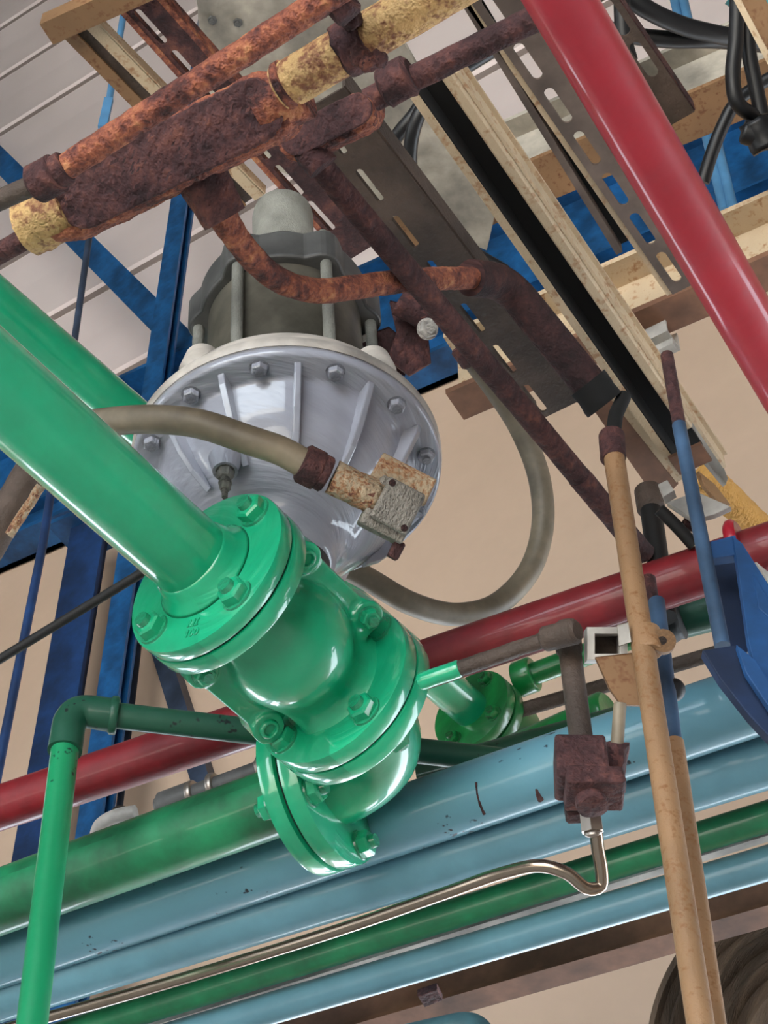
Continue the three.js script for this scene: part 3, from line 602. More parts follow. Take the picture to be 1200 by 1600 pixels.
/* ---------- headers on the rack ---------- */
function header(name, label, p, q, h, r, mat, t0 = -0.3, t1 = 1.4) {
  const [a, b] = lineAt(p, q, h, t0, t1), t = thing(name, label, 'pipe', lerp(a, b, 0.5));
  part(t, 'tube', sweep(split(a, b, 0.1), r, { seg: 36 }), mat); return t;
}
header('blue_header', 'upper of the three light blue pipes, chipped paint with dark specks', [60, 1474], [760, 1236], 1.36, 0.04, M.sky, -0.3, 2.4);
{
  const hb = scene.children.find((o) => o.name === 'blue_header');
  const [A, B] = lineAt([60, 1474], [760, 1236], 1.36, -0.3, 2.4), ax = B.clone().sub(A).normalize();
  const onPipe = (px, py) => { for (let d = 1.7; d < 2.6; d += 0.002) { const q = P(px, py, d), w = q.clone().sub(A); w.addScaledVector(ax, -w.dot(ax)); if (w.length() < 0.0402) return q; } return P(px, py, 2.2); };
  part(hb, 'paint_run', sweep([[744, 1222], [746, 1240], [750, 1256], [757, 1272]].map(([x, y]) => onPipe(x, y)), (u) => 0.0016 + 0.0006 * u, { seg: 8 }), M.darkRust, 'dark rusty run in the paint');
  part(hb, 'chipped_patch', sweep([[838, 1232], [841, 1242], [845, 1250]].map(([x, y]) => onPipe(x, y)), (u) => 0.0018 + 0.002 * u, { seg: 8 }), M.darkRust, 'dark chipped patch');
}
header('dark_green_header', 'dark green pipe half hidden along the top of the upper light blue pipe', [700, 1208], [1110, 1098], 1.5, 0.026, M.greenDark, -0.1, 1.8);
header('blue_header', 'middle light blue pipe directly above the stainless tube', [431, 1422], [1020, 1240], 1.345, 0.0345, M.skyPlain, -1.2, 1.6);
header('green_rack_pipe', 'green pipe running below the stainless tube across the bottom', [450, 1508], [1030, 1328], 1.33, 0.0185, M.greenDull, -1.2, 1.5);
header('blue_header', 'lowest light blue pipe above the brown angle at the bottom', [600, 1524], [1030, 1398], 1.31, 0.0205, M.skyPlain, -1.8, 1.6);
{
  const [a, b] = lineAt([600, 1566], [1000, 1450], 1.38, -1.2, 1.8), t = thing('rack_beam', 'brown steel angle running along under the lowest light blue pipe', 'beam', a);
  part(t, 'upright_leg', boxUV(bar(a, b, rect(-0.004, 0.004, -0.03, 0.022))), M.brownBeam);
  part(t, 'level_leg', boxUV(bar(a, b, rect(-0.022, 0.022, -0.036, -0.03))), M.brownBeam);
}
{
  const [a, b] = lineAt([450, 1532], [1030, 1352], 1.37, -1.2, 1.5), t = thing('rack_rail', 'pale flat rail lying along behind the green rack pipe', 'rail', a);
  part(t, 'rail', boxUV(bar(a, b, rect(-0.006, 0.006, -0.01, 0.01))), M.white);
}

/* ---------- pneumatic actuator ---------- */
{
  const B0 = onD(vT), o = PV(449, 742, B0), top = PV(441, 285, B0), ax = top.clone().sub(o).normalize();
  const t = thing('valve_actuator', 'round grey diaphragm actuator with ribbed dome and bolted cylinder above the green valve', 'actuator', o);
  const at = (z) => o.clone().addScaledVector(ax, z), f = frameOf(ax, FWD), ring = (r, deg) => f.x.clone().multiplyScalar(Math.cos(deg * Math.PI / 180) * r).addScaledVector(f.y, Math.sin(deg * Math.PI / 180) * r);
  part(t, 'lower_cover', lathe([[0.045, -0.155], [0.052, -0.15], [0.055, -0.125], [0.075, -0.108], [0.1, -0.09], [0.125, -0.06], [0.14, -0.03], [0.147, -0.009], [0.151, -0.002], [0.176, -0.001], [0.1795, 0.002], [0.181, 0.006], [0.181, 0.012], [0.05, 0.012]], o, ax, 96), M.grey);
  part(t, 'upper_cover', toCreasedNormals(lathe([[0.05, 0.013], [0.181, 0.013], [0.1825, 0.016], [0.1825, 0.026], [0.18, 0.029], [0.168, 0.031], [0.165, 0.05], [0.158, 0.066], [0.15, 0.074], [0.132, 0.079], [0.128, 0.084], [0.05, 0.086]], o, ax, 96), 0.7), M.greyPale);
  const rib = (() => { const s = new THREE.Shape([[0.106, -0.09], [0.13, -0.052], [0.148, -0.004], [0.168, -0.001], [0.164, -0.014], [0.145, -0.05], [0.128, -0.072], [0.107, -0.0905]].map(([x, y]) => new THREE.Vector2(x, y))); const g = new THREE.ExtrudeGeometry(s, { depth: 0.005, bevelEnabled: true, bevelSize: 0.0015, bevelThickness: 0.0015, bevelSegments: 2 }); g.translate(0, 0, -0.0025); return g; })();
  for (let i = 0; i < 12; i++) {
    const a = 6 + i * 30, x = ring(1, a), z = x.clone().cross(ax);
    part(t, 'rib', rib.clone().applyMatrix4(basis(o, x, ax, z)), M.grey);
    part(t, 'rim_bolt', hexBolt(at(-0.001).add(ring(0.164, a + 15)), ax.clone().negate(), 0.0098, 0.009, i), M.grey);
  }
  for (let i = 0; i < 4; i++) part(t, 'boss', sweep([at(0.06).add(ring(0.142, 48 + i * 90)), at(0.1).add(ring(0.14, 48 + i * 90))], (u) => 0.026 - 0.006 * u, { seg: 24, bevel: 0.006 }), M.greyPale);
  part(t, 'cylinder', toCreasedNormals(lathe([[0.02, 0.07], [0.098, 0.07], [0.098, 0.3], [0.02, 0.3]], o, ax, 72), 0.6), M.steelDull);
  // lobed end plates
  const lobed = (R, lob, n, dep) => { const s = new THREE.Shape(), p = []; for (let i = 0; i < 144; i++) { const a = i / 144 * Math.PI * 2, c = Math.pow(Math.max(0, Math.cos((a * n) % (2 * Math.PI))), 1.5), r = R + lob * c; p.push(new THREE.Vector2(r * Math.cos(a), r * Math.sin(a))); } s.setFromPoints(p); return new THREE.ExtrudeGeometry(s, { depth: dep, bevelEnabled: true, bevelSize: 0.004, bevelThickness: 0.004, bevelSegments: 3 }); };
  part(t, 'head_plate', lobed(0.106, 0.014, 6, 0.046).applyMatrix4(basis(at(0.29), f.x, f.y, ax)), M.greyDark);
  part(t, 'head_step', lathe([[0.01, 0.34], [0.092, 0.34], [0.09, 0.366], [0.08, 0.376], [0.052, 0.384], [0.048, 0.43], [0.01, 0.432]], o, ax, 64), M.greyDark);
  for (let i = 0; i < 6; i++) {
    const a = i * 60; part(t, 'tie_rod', sweep([at(0.08).add(ring(0.11, a)), at(0.295).add(ring(0.11, a))], 0.0075, { seg: 16 }), M.capGrey);
    part(t, 'tie_nut', hexBolt(at(0.339).add(ring(0.106, a)), ax, 0.013, 0.012, 0, 0.6), M.capGrey);
  }
  part(t, 'cap', lathe([[0.041, 0.42], [0.042, 0.528], [0.04, 0.542], [0.033, 0.551], [0.018, 0.557], [0, 0.558]], o, ax, 48), M.capGrey);
  part(t, 'neck', lathe([[0.02, -0.24], [0.05, -0.238], [0.052, -0.225], [0.046, -0.218], [0.046, -0.15], [0.02, -0.15]], o, ax, 48), M.black, 'black rubber neck seal');
  // bleed fitting on the dome
  const bp = PV(352, 735, fw(o) - 0.1), bd = ax.clone().negate();
  part(t, 'bleed_fitting', merge([hexBolt(bp, bd, 0.0095, 0.014, 0.3, 0.8), hexBolt(bp.clone().addScaledVector(bd, 0.02), bd, 0.0065, 0.012, 0, 1)]), M.capGrey);
  part(t, 'bleed_lug', toCreasedNormals(lathe([[0.001, -0.02], [0.019, -0.02], [0.014, 0.002], [0.001, 0.002]], bp, bd, 28), 0.6), M.grey);
}
/* ---------- junction box and its conduits ---------- */
{
  const c = P(617, 795, 1.93), t = thing('junction_box', 'small square cast grey junction box below the actuator rim, rough and rust-edged', 'junction box', c);
  const z = V(0, 0, 0).addScaledVector(FWD, -0.62).addScaledVector(UP, -0.55).addScaledVector(RIGHT, 0.12).normalize(), xh = P(655, 800, 1.93).sub(P(585, 770, 1.95));
  const x = xh.addScaledVector(z, -xh.dot(z)).normalize(), y = z.clone().cross(x), m = basis(c, x, y, z);
  const bx = (w, h, d, ox, oy, oz, r = 0.003) => { const g = new RoundedBoxGeometry(w, h, d, 3, r); g.translate(ox, oy, oz); return g.applyMatrix4(m); };
  part(t, 'lid', boxUV(bx(0.042, 0.047, 0.012, 0, 0.002, 0.012)), M.cast);
  part(t, 'body', roughen(bx(0.05, 0.056, 0.034, -0.002, -0.002, -0.012), 0.0012, 120), M.cast);
  part(t, 'base_plate', roughen(bx(0.064, 0.03, 0.012, -0.004, 0.035, -0.02), 0.002, 90), M.crust, 'flaking rusty mounting plate');
  part(t, 'hub', roughen(merge([sweep(split(P(520, 745, 1.93), P(592, 780, 1.935), 0.008), 0.0185, { seg: 20 })]), 0.0016, 110), M.crust);
  for (const [u, v] of [[-0.016, 0.02], [0.016, -0.016]]) { const p = V(u, v, 0.018).applyMatrix4(m); part(t, 'screw', hexBolt(p, z, 0.0032, 0.002, 0, 0.2), M.darkRust); }
  part(t, 'foot', roughen(bx(0.012, 0.02, 0.02, 0.022, -0.036, -0.016), 0.001, 100), M.darkRust);
  const pts = curve([P(-60, 612, 2.15), P(95, 668, 2.0), P(160, 660, 1.98), P(235, 655, 1.95), P(310, 662, 1.93), P(390, 688, 1.92), P(440, 705, 1.92), P(485, 730, 1.92)], 80);
  const h = thing('flexible_conduit', 'tan flexible conduit splashed with green paint, arching to the grey junction box', 'conduit', pts[30]);
  part(h, 'sleeve', sweep(pts.slice(0, 26), 0.0158, { seg: 24 }), M.hoseGreen);
  part(h, 'hose', sweep(pts.slice(25), 0.0155, { seg: 28 }), M.hose);
  part(h, 'hex_collar', sweep([P(470, 722, 1.92), P(502, 738, 1.924)], 0.0212, { seg: 8, bevel: 0.003 }), M.darkRust, 'rusty hexagonal collar');
  part(h, 'collar_ring', sweep([P(498, 735, 1.923), P(512, 742, 1.925)], 0.0195, { seg: 24, bevel: 0.002, rough: 0.001 }), M.darkRust);
}
{
  const pts = curve([P(510, 870, 2.34), P(575, 905, 2.36), P(640, 942, 2.38), P(710, 960, 2.42), P(775, 945, 2.46), P(828, 890, 2.5), P(848, 820, 2.53), P(842, 745, 2.55), P(812, 668, 2.56), P(775, 610, 2.55), P(738, 560, 2.54)], 90);
  const t = thing('flexible_hose', 'grey-brown flexible conduit looping from behind the valve up to the dark tray', 'hose', pts[45]);
  part(t, 'hose', sweep(pts, 0.0155, { seg: 24 }), M.hose);
  part(t, 'end_collar', sweep([P(742, 566, 2.54), P(722, 538, 2.535)], 0.0195, { seg: 20, bevel: 0.003 }), M.darkRust);
  const f = pts.filter((_, i) => i === 0)[0]; part(t, 'lower_collar', sweep([f, pts[4]], 0.02, { seg: 20, bevel: 0.003 }), M.greenBack);
}
/* ---------- rusty conduits at the top ---------- */
const stadium = (a, b, w, dep, n, amp, freq, fatten = 0) => {     // long rounded box: face normal n, extruded back
  const x = b.clone().sub(a), L = x.length(); x.normalize();
  const z = n.clone().addScaledVector(x, -n.dot(x)).normalize(), y = z.clone().cross(x), r = w / 2, NU = Math.round(L / 0.0028), pos = [], idx = [];
  const sec = [], e = Math.min(0.006, dep * 0.3), put = (p, q, k) => { for (let i = 0; i < k; i++) sec.push([mix(p[0], q[0], i / k), mix(p[1], q[1], i / k)]); };
  const ny = Math.max(6, Math.round(w / 0.0035)), nz = Math.max(2, Math.round(dep / 0.0035));
  put([-1, -e], [-1, -dep + e], nz); put([-1, -dep + e], [-1 + e / r, -dep], 2); put([-1 + e / r, -dep], [1 - e / r, -dep], ny); put([1 - e / r, -dep], [1, -dep + e], 2);
  put([1, -dep + e], [1, -e], nz); put([1, -e], [1 - e / r, 0], 2); put([1 - e / r, 0], [-1 + e / r, 0], ny); put([-1 + e / r, 0], [-1, -e], 2);
  for (let i = 0; i <= NU; i++) {
    const s = (1 - Math.cos(i / NU * Math.PI)) / 2 * 0.25 + i / NU * 0.75, l = s * L, k = l < r ? Math.sqrt(Math.max(0, 1 - (1 - l / r) ** 2)) : l > L - r ? Math.sqrt(Math.max(0, 1 - ((l - L + r) / r) ** 2)) : 1;
    for (const [p, q] of sec) { const v = a.clone().addScaledVector(x, l).addScaledVector(y, p * r * Math.max(k, 0.02)).addScaledVector(z, q); pos.push(v.x, v.y, v.z); }
  }
  const m = sec.length;
  for (let i = 0; i < NU; i++) for (let j = 0; j < m; j++) { const p = i * m + j, q = i * m + (j + 1) % m; idx.push(p, q, p + m, q, q + m, p + m); }
  for (let j = 1; j < m - 1; j++) idx.push(0, j + 1, j, NU * m, NU * m + j, NU * m + j + 1);
  const g = new THREE.BufferGeometry(); g.setAttribute('position', new THREE.Float32BufferAttribute(pos, 3)); g.setIndex(idx); g.computeVertexNormals(); g.setAttribute('uv', new THREE.Float32BufferAttribute(new Float32Array(pos.length / 3 * 2), 2));
  return roughen(g, amp, freq);
};
{
  const hB = 1.47, a = PH(52, 348, hB), b = PH(452, 146, hB);
  const n = V().addScaledVector(FWD, -0.6).addScaledVector(UP, -0.8);
  const t = thing('conduit_body', 'large heavily rusted conduit fitting with flat cover at upper left', 'conduit fitting', lerp(a, b, 0.5));
  part(t, 'body', stadium(a, b, 0.064, 0.05, n, 0.002, 95), M.rust);
  const nn = n.clone().normalize(), a2 = lerp(a, b, 0.1).addScaledVector(nn, 0.003), b2 = lerp(a, b, 0.965).addScaledVector(nn, 0.003);
  part(t, 'cover', stadium(a2, b2, 0.058, 0.005, n, 0.0018, 150), M.darkRust, 'dark rusted flat cover');
  const e0 = a.clone().addScaledVector(nn, -0.02), dir = b.clone().sub(a).normalize();
  part(t, 'hub', sweep(split(e0.clone().addScaledVector(dir, -0.012), e0.clone().addScaledVector(dir, 0.04), 0.006), 0.0275, { seg: 28, rough: 0.0018, freq: 90 }), M.flake);
  const e1 = b.clone().addScaledVector(nn, -0.02);
  part(t, 'hub', sweep(split(e1.clone().addScaledVector(dir, -0.03), e1.clone().addScaledVector(dir, 0.012), 0.006), 0.027, { seg: 28, rough: 0.001, freq: 90 }), M.rust);
  part(t, 'branch_hub', sweep(split(P(312, 272, 1.74), P(352, 342, 1.75), 0.006), (u) => 0.025 - 0.003 * u, { seg: 28, rough: 0.0016, freq: 80 }), M.darkRust);
  const s = thing('rusty_conduit', 'short dark rusty conduit leaving the lower left end of the large fitting', 'conduit', P(0, 395, 1.79));
  part(s, 'tube', sweep(split(P(-60, 428, 1.83), P(78, 352, 1.77), 0.006), 0.0105, { seg: 20, rough: 0.0006, freq: 90 }), M.darkRust);
}
{
  const a = P(92, 268, 1.66), b = P(492, 10, 1.56), t = thing('rusty_conduit', 'orange rusted conduit running above the large rusty fitting with a coupling at its left end', 'conduit', lerp(a, b, 0.5));
  part(t, 'tube', sweep(split(a, lerp(a, b, 1.35), 0.005), 0.0122, { seg: 24, rough: 0.0009, freq: 85 }), M.rust);
  part(t, 'coupling', sweep(split(P(52, 290, 1.67), P(92, 268, 1.66), 0.004), 0.0185, { seg: 24, rough: 0.0007, freq: 60, bevel: 0.003 }), M.darkRust);
  part(t, 'coupling_rim', sweep(split(P(84, 272, 1.66), P(104, 260, 1.657), 0.004), 0.0155, { seg: 24, rough: 0.0007, freq: 60, bevel: 0.002 }), M.darkRust);
  part(t, 'thin_tube', sweep(split(P(-40, 330, 1.7), P(60, 286, 1.672), 0.006), 0.0098, { seg: 20, rough: 0.0006 }), M.umber);
  part(t, 'upper_knob', sweep(split(P(512, 20, 1.57), P(548, -12, 1.565), 0.004), 0.0175, { seg: 24, rough: 0.0018, freq: 90, bevel: 0.004 }), M.darkRust, 'dark rusted coupling');
}
{
  const a = P(440, 138, 1.665), b = P(560, 66, 1.63), t = thing('yellow_conduit', 'ochre painted conduit peeling to rust at the top centre', 'conduit', b);
  part(t, 'tube', sweep(split(a, lerp(a, b, 2.6), 0.006), 0.0215, { seg: 32, rough: 0.0005, freq: 60 }), M.flake);
  part(t, 'end_ring', sweep([lerp(a, b, 0.02), lerp(a, b, 0.12)], 0.0235, { seg: 32, bevel: 0.0015 }), M.rust);
  const c = P(556, 68, 1.63), k = thing('pipe_clamp', 'flaking dark rusty clamp band around the ochre conduit at the top', 'clamp', c);
  part(k, 'band', roughen(sweep(split(P(536, 82, 1.636), P(576, 56, 1.625), 0.004), 0.0245, { seg: 36 }), 0.0028, 75), M.darkRust);
  for (const [x, y, r] of [[575, 98, 0.009], [592, 92, 0.008], [560, 88, 0.008], [548, 30, 0.01]]) part(k, 'rust_lump', roughen(new THREE.IcosahedronGeometry(r, 3).translate(...P(x, y, 1.6).toArray()), 0.003, 150), M.darkRust);
}
{
  const hS = 1.58, a = PH(436, 234, hS), b = PH(582, 160, hS), n = V().addScaledVector(FWD, -0.72).addScaledVector(UP, -0.66);
  const t = thing('conduit_body', 'smaller rusty conduit fitting right of the large one with a branch going down', 'conduit fitting', lerp(a, b, 0.5));
  part(t, 'body', stadium(a, b, 0.037, 0.035, n, 0.0013, 80), M.rust);
  part(t, 'cover', stadium(lerp(a, b, 0.04).addScaledVector(n, 0.005), lerp(a, b, 0.98).addScaledVector(n, 0.005), 0.032, 0.003, n, 0.001, 90), M.darkRust, 'dark rusted flat cover');
  part(t, 'branch_hub', sweep(split(P(480, 230, 1.83), P(505, 262, 1.83), 0.005), 0.017, { seg: 24, rough: 0.001 }), M.darkRust);
  const c = PH(575, 158, hS + 0.015), d = PH(850, 22, hS + 0.015), u = thing('rusty_conduit', 'dark purple-brown rusted conduit with a thick coupling right of the smaller fitting', 'conduit', lerp(c, d, 0.5));
  part(u, 'tube', sweep(split(c, d, 0.006), 0.0128, { seg: 22, rough: 0.0008 }), M.darkRust);
  part(u, 'coupling', sweep(split(PH(596, 138, hS + 0.012), PH(644, 116, hS + 0.012), 0.005), 0.0205, { seg: 22, rough: 0.0018, freq: 80, bevel: 0.004 }), M.darkRust);
  const e = PH(486, 242, hS + 0.01), g = PH(1006, 866, hS + 0.01), w = thing('rusty_conduit', 'long straight dark rusted conduit slanting from the smaller fitting behind the yellow conduit', 'conduit', lerp(e, g, 0.5));
  part(w, 'tube', sweep(split(e, lerp(e, g, 0.78), 0.007), 0.0132, { seg: 24, rough: 0.0004 }), M.darkRust);
  part(w, 'lower_tube', sweep(split(lerp(e, g, 0.775), g, 0.006), 0.0138, { seg: 24, rough: 0.0009 }), M.darkRust);
}
{
  const pts = curve([P(314, 276, 1.735), P(332, 308, 1.745), P(352, 345, 1.76), P(385, 392, 1.79), P(430, 434, 1.83), P(490, 454, 1.87), P(560, 448, 1.92), P(640, 438, 1.98), P(700, 435, 2.04), P(752, 434, 2.08)], 130);
  const t = thing('rusty_conduit', 'bent orange rusted conduit sweeping in front of the actuator cylinder from the large fitting', 'conduit', pts[60]);
  part(t, 'bend', sweep(pts, (u) => 0.0128 + 0.004 * Math.max(0, 1 - u * 6), { seg: 24, rough: 0.0008, freq: 75 }), M.rust);
  const q = bent([P(735, 434, 2.07), P(790, 440, 2.12), P(938, 622, 2.13)], 0.05);
  part(t, 'dark_run', sweep(q, 0.021, { seg: 24 }), M.deepRust, 'dark rusted run along the tray');
  part(t, 'dark_coupling', sweep(split(P(918, 598, 2.13), P(945, 632, 2.13), 0.006), 0.024, { seg: 22, rough: 0.002, freq: 80 }), M.pitch);
}
/* rusty bracket on the actuator's shoulder */
{
  const t = thing('rusty_bracket', 'crumbling rusty bracket with bolt at the right shoulder of the actuator', 'bracket', P(640, 530, 2.36));
  const n = V().addScaledVector(FWD, -0.6).addScaledVector(UP, -0.7).addScaledVector(RIGHT, 0.2).normalize();
  const pl = (a, d, th) => plate(a.map(([x, y]) => P(x, y, d)), n, -th);
  part(t, 'plate', roughen(pl([[610, 470], [640, 478], [668, 530], [672, 566], [640, 585], [606, 560], [622, 520]], 2.35, 0.02), 0.0018, 80), M.darkRust);
  part(t, 'arm', roughen(pl([[560, 530], [608, 512], [640, 540], [632, 585], [596, 572]], 2.38, 0.016), 0.0025, 80), M.deepRust);
  part(t, 'upper_jaw', roughen(sweep(split(P(622, 472, 2.33), P(672, 500, 2.33), 0.006), 0.017, { seg: 16 }), 0.0015, 80), M.darkRust);
  part(t, 'bolt', hexBolt(P(668, 514, 2.31), n, 0.012, 0.012), M.white, 'bright galvanised bolt');
  part(t, 'chip', roughen(pl([[546, 534], [580, 520], [584, 526], [550, 542]], 2.36, 0.003), 0.0005, 80), M.white);
}
/* ---------- yellow vertical conduit and instrument branch ---------- */
const yRef = fw(P(1012, 1000, 1.86));
{
  const a = PV(957, 698, yRef), b = PV(1096, 1610, yRef), t = thing('yellow_conduit', 'tall ochre vertical conduit with rusty top coupling in front of the pipe rack', 'conduit', b);
  part(t, 'tube', sweep(split(a, lerp(a, b, 1.15), 0.08), 0.0118, { seg: 28 }), M.conduit);
  part(t, 'coupling', sweep(split(PV(955, 678, yRef), PV(958, 718, yRef), 0.006), 0.0148, { seg: 22, rough: 0.0008, bevel: 0.003 }), M.darkRust, 'dark rusty threaded coupling');
  part(t, 'top_nipple', sweep(bent([PV(957, 690, yRef), P(962, 648, 2.1), P(975, 620, 2.13)], 0.02), 0.0085, { seg: 16 }), M.pitch);
  const c = P(1050, 1155, 1.83), r2 = fw(c), s = thing('yellow_conduit', 'second ochre conduit close behind the tall one in its lower part', 'conduit', PV(1118, 1600, r2));
  part(s, 'tube', sweep([PV(1052, 1160, r2), PV(1122, 1640, r2)], 0.0105, { seg: 20 }), M.conduit);
  part(s, 'upper_tube', sweep([PV(1026, 940, r2 + 0.02), PV(1052, 1162, r2 + 0.005)], 0.009, { seg: 20 }), M.blueRod, 'blue-grey upper end');
  const u = thing('rusty_conduit', 'dark red-brown rod descending behind the yellow conduit above the clamp', 'conduit', PV(1030, 1000, r2 + 0.05));
  part(u, 'tube', sweep([PV(1012, 905, r2 + 0.05), PV(1042, 1110, r2 + 0.05)], 0.009, { seg: 18 }), M.darkRust);
  const k = thing('pipe_clamp', 'grey clamp with round lug holding the yellow conduit to the strut bracket', 'clamp', P(1012, 1005, 1.84));
  part(k, 'band', sweep([PV(1009, 985, yRef), PV(1014, 1020, yRef)], 0.0145, { seg: 28, bevel: 0.002 }), M.conduit);
  part(k, 'lug', orient(new THREE.CylinderGeometry(0.0125, 0.0125, 0.008, 20).rotateX(Math.PI / 2), P(1036, 1003, 1.85), FWD.clone().negate().add(V(0, -0.4, 0))), M.conduit);
  part(k, 'lug_hole', orient(new THREE.CylinderGeometry(0.0045, 0.0045, 0.0085, 16).rotateX(Math.PI / 2), P(1034, 1003, 1.85), FWD.clone().negate().add(V(0, -0.4, 0))), M.umber);
}
{
  const t = thing('strut_bracket', 'pale square strut with open end and triangular gusset left of the yellow conduit', 'bracket', P(960, 1000, 1.9));
  const a = P(953, 1003, 1.87), dir = V().addScaledVector(UP, 0.62).addScaledVector(FWD, 0.75).addScaledVector(RIGHT, 0.06).normalize();
  const w = 0.022, h = 0.0175, hole = (() => { const s = new THREE.Shape(rect(-w, w * 0.75, -h * 0.8, h).map(([x, y]) => new THREE.Vector2(x, y))); s.holes.push(new THREE.Path(rect(-w + 0.006, w * 0.75 - 0.006, -h * 0.8 + 0.005, h - 0.0045).map(([x, y]) => new THREE.Vector2(x, y)))); return new THREE.ExtrudeGeometry(s, { depth: 0.07, bevelEnabled: true, bevelSize: 0.001, bevelThickness: 0.001, bevelSegments: 2 }); })();
  const x = RIGHT.clone().addScaledVector(dir, -RIGHT.dot(dir)).normalize(), y = dir.clone().cross(x);
  part(t, 'square_tube', boxUV(hole.applyMatrix4(basis(a, x, y, dir))), M.white);
  part(t, 'shade_plate', boxUV(new THREE.BoxGeometry(w * 1.7, h * 1.7, 0.003).applyMatrix4(basis(a.clone().addScaledVector(dir, 0.045), x, y, dir))), M.umber);  // dark plate added to stand for the shade inside the open tube
  const n = V().addScaledVector(FWD, -0.8).addScaledVector(UP, -0.4);
  part(t, 'gusset', boxUV(plate([[932, 1028], [986, 1022], [1000, 1060], [1002, 1108], [968, 1106], [952, 1080]].map(([px, py]) => P(px, py, 1.86)), n, -0.005)), M.tanDark);
  part(t, 'bent_tab', boxUV(plate([[966, 978], [980, 974], [984, 1004], [968, 1010]].map(([px, py]) => P(px, py, 1.855)), n, -0.003)), M.white);
}
{
  const ref = fw(P(905, 1090, 1.86)), t = thing('instrument_pipe', 'brown T-topped instrument pipe with rusty valve block hanging before the blue pipes', 'pipe', PV(912, 1160, ref));
  part(t, 'tube', sweep([PV(888, 1000, ref), PV(912, 1185, ref)], 0.0118, { seg: 24 }), M.umber);
  part(t, 'tee', merge([sweep(split(P(848, 1000, 1.88), P(903, 985, 1.855), 0.005), 0.0132, { seg: 24, bevel: 0.004, rough: 0.0006 }), sweep(split(PV(885, 980, ref), PV(890, 1016, ref), 0.005), 0.0138, { seg: 24, rough: 0.0006 })]), M.umber);
  const b0 = P(856, 998, 1.876), b1 = PH(655, 1066, b0.y - EYE);
  part(t, 'branch_tube', sweep(split(b0, lerp(b0, b1, 0.68), 0.006), 0.0085, { seg: 18, rough: 0.0009 }), M.umber);
  part(t, 'painted_end', sweep(split(lerp(b0, b1, 0.67), b1, 0.006), 0.0095, { seg: 18, rough: 0.0006, bevel: 0.002 }), M.green, 'green painted end');
  const c = PV(915, 1205, ref), y = UP.clone(), n = FWD.clone().negate();
  const bx = (w, h, d, ox, oy, oz) => { const g = new RoundedBoxGeometry(w, h, d, 4, 0.004); g.applyMatrix4(basis(c.clone().addScaledVector(RIGHT, ox).addScaledVector(UP, oy).addScaledVector(n, oz), RIGHT, UP, n)); return g; };
  part(t, 'valve_block', roughen(bx(0.05, 0.05, 0.044, -0.004, 0.004, 0), 0.0022, 80), M.darkRust);
  part(t, 'lower_block', roughen(bx(0.056, 0.022, 0.046, 0.006, -0.022, 0.002), 0.0026, 80), M.darkRust);
  part(t, 'packing_nut', roughen(sweep(split(PV(918, 1222, ref), PV(926, 1262, ref), 0.005), 0.015, { seg: 18 }), 0.0016, 90), M.darkRust);
  const w = P(965, 1180, 1.83);
  part(t, 'side_arm', roughen(merge([sweep(split(P(958, 1235, 1.83), P(964, 1160, 1.83), 0.005), 0.012, { seg: 16 })]), 0.002, 90), M.darkRust);
  part(t, 'upper_arm', sweep([P(964, 1165, 1.83), P(969, 1098, 1.84)], 0.0065, { seg: 16, bevel: 0.001 }), M.hose);
  part(t, 'side_lump', roughen(orient(new RoundedBoxGeometry(0.02, 0.02, 0.02, 4, 0.005), P(898, 1268, 1.82), FWD), 0.002, 100), M.deepRust);
  // stainless instrument tube
  const a = P(929, 1290, 1.79), s = thing('steel_tube', 'bright stainless instrument tube hooking up from the rack to the rusty valve block', 'tube', a);
  const pts = curve([P(930, 1290, 1.79), P(934, 1325, 1.79), P(940, 1362, 1.79), P(938, 1385, 1.79), P(918, 1388, 1.785), P(885, 1364, 1.785), P(845, 1353, 1.79), P(790, 1363, 1.81), P(700, 1394, 1.85), P(560, 1443, 1.91), P(400, 1494, 1.98), P(200, 1554, 2.06), P(0, 1610, 2.14), P(-60, 1628, 2.17)], 220);
  part(s, 'tube', sweep(pts, 0.0065, { seg: 20 }), M.stainless);
  part(s, 'hex_nut', toCreasedNormals(lathe([[0, 0.026], [0.0075, 0.026], [0.0112, 0.02], [0.0118, 0], [0, 0]], P(926, 1300, 1.79), P(921, 1262, 1.8).sub(P(926, 1300, 1.79)).normalize(), 6), 0.4), M.nut);
  part(s, 'ferrule', sweep([P(928, 1306, 1.79), P(926, 1296, 1.79)], 0.009, { seg: 20, bevel: 0.002 }), M.nut);
  const pts2 = [P(880, 1385, 1.83), P(300, 1548, 2.06), P(-60, 1650, 2.2)];
}
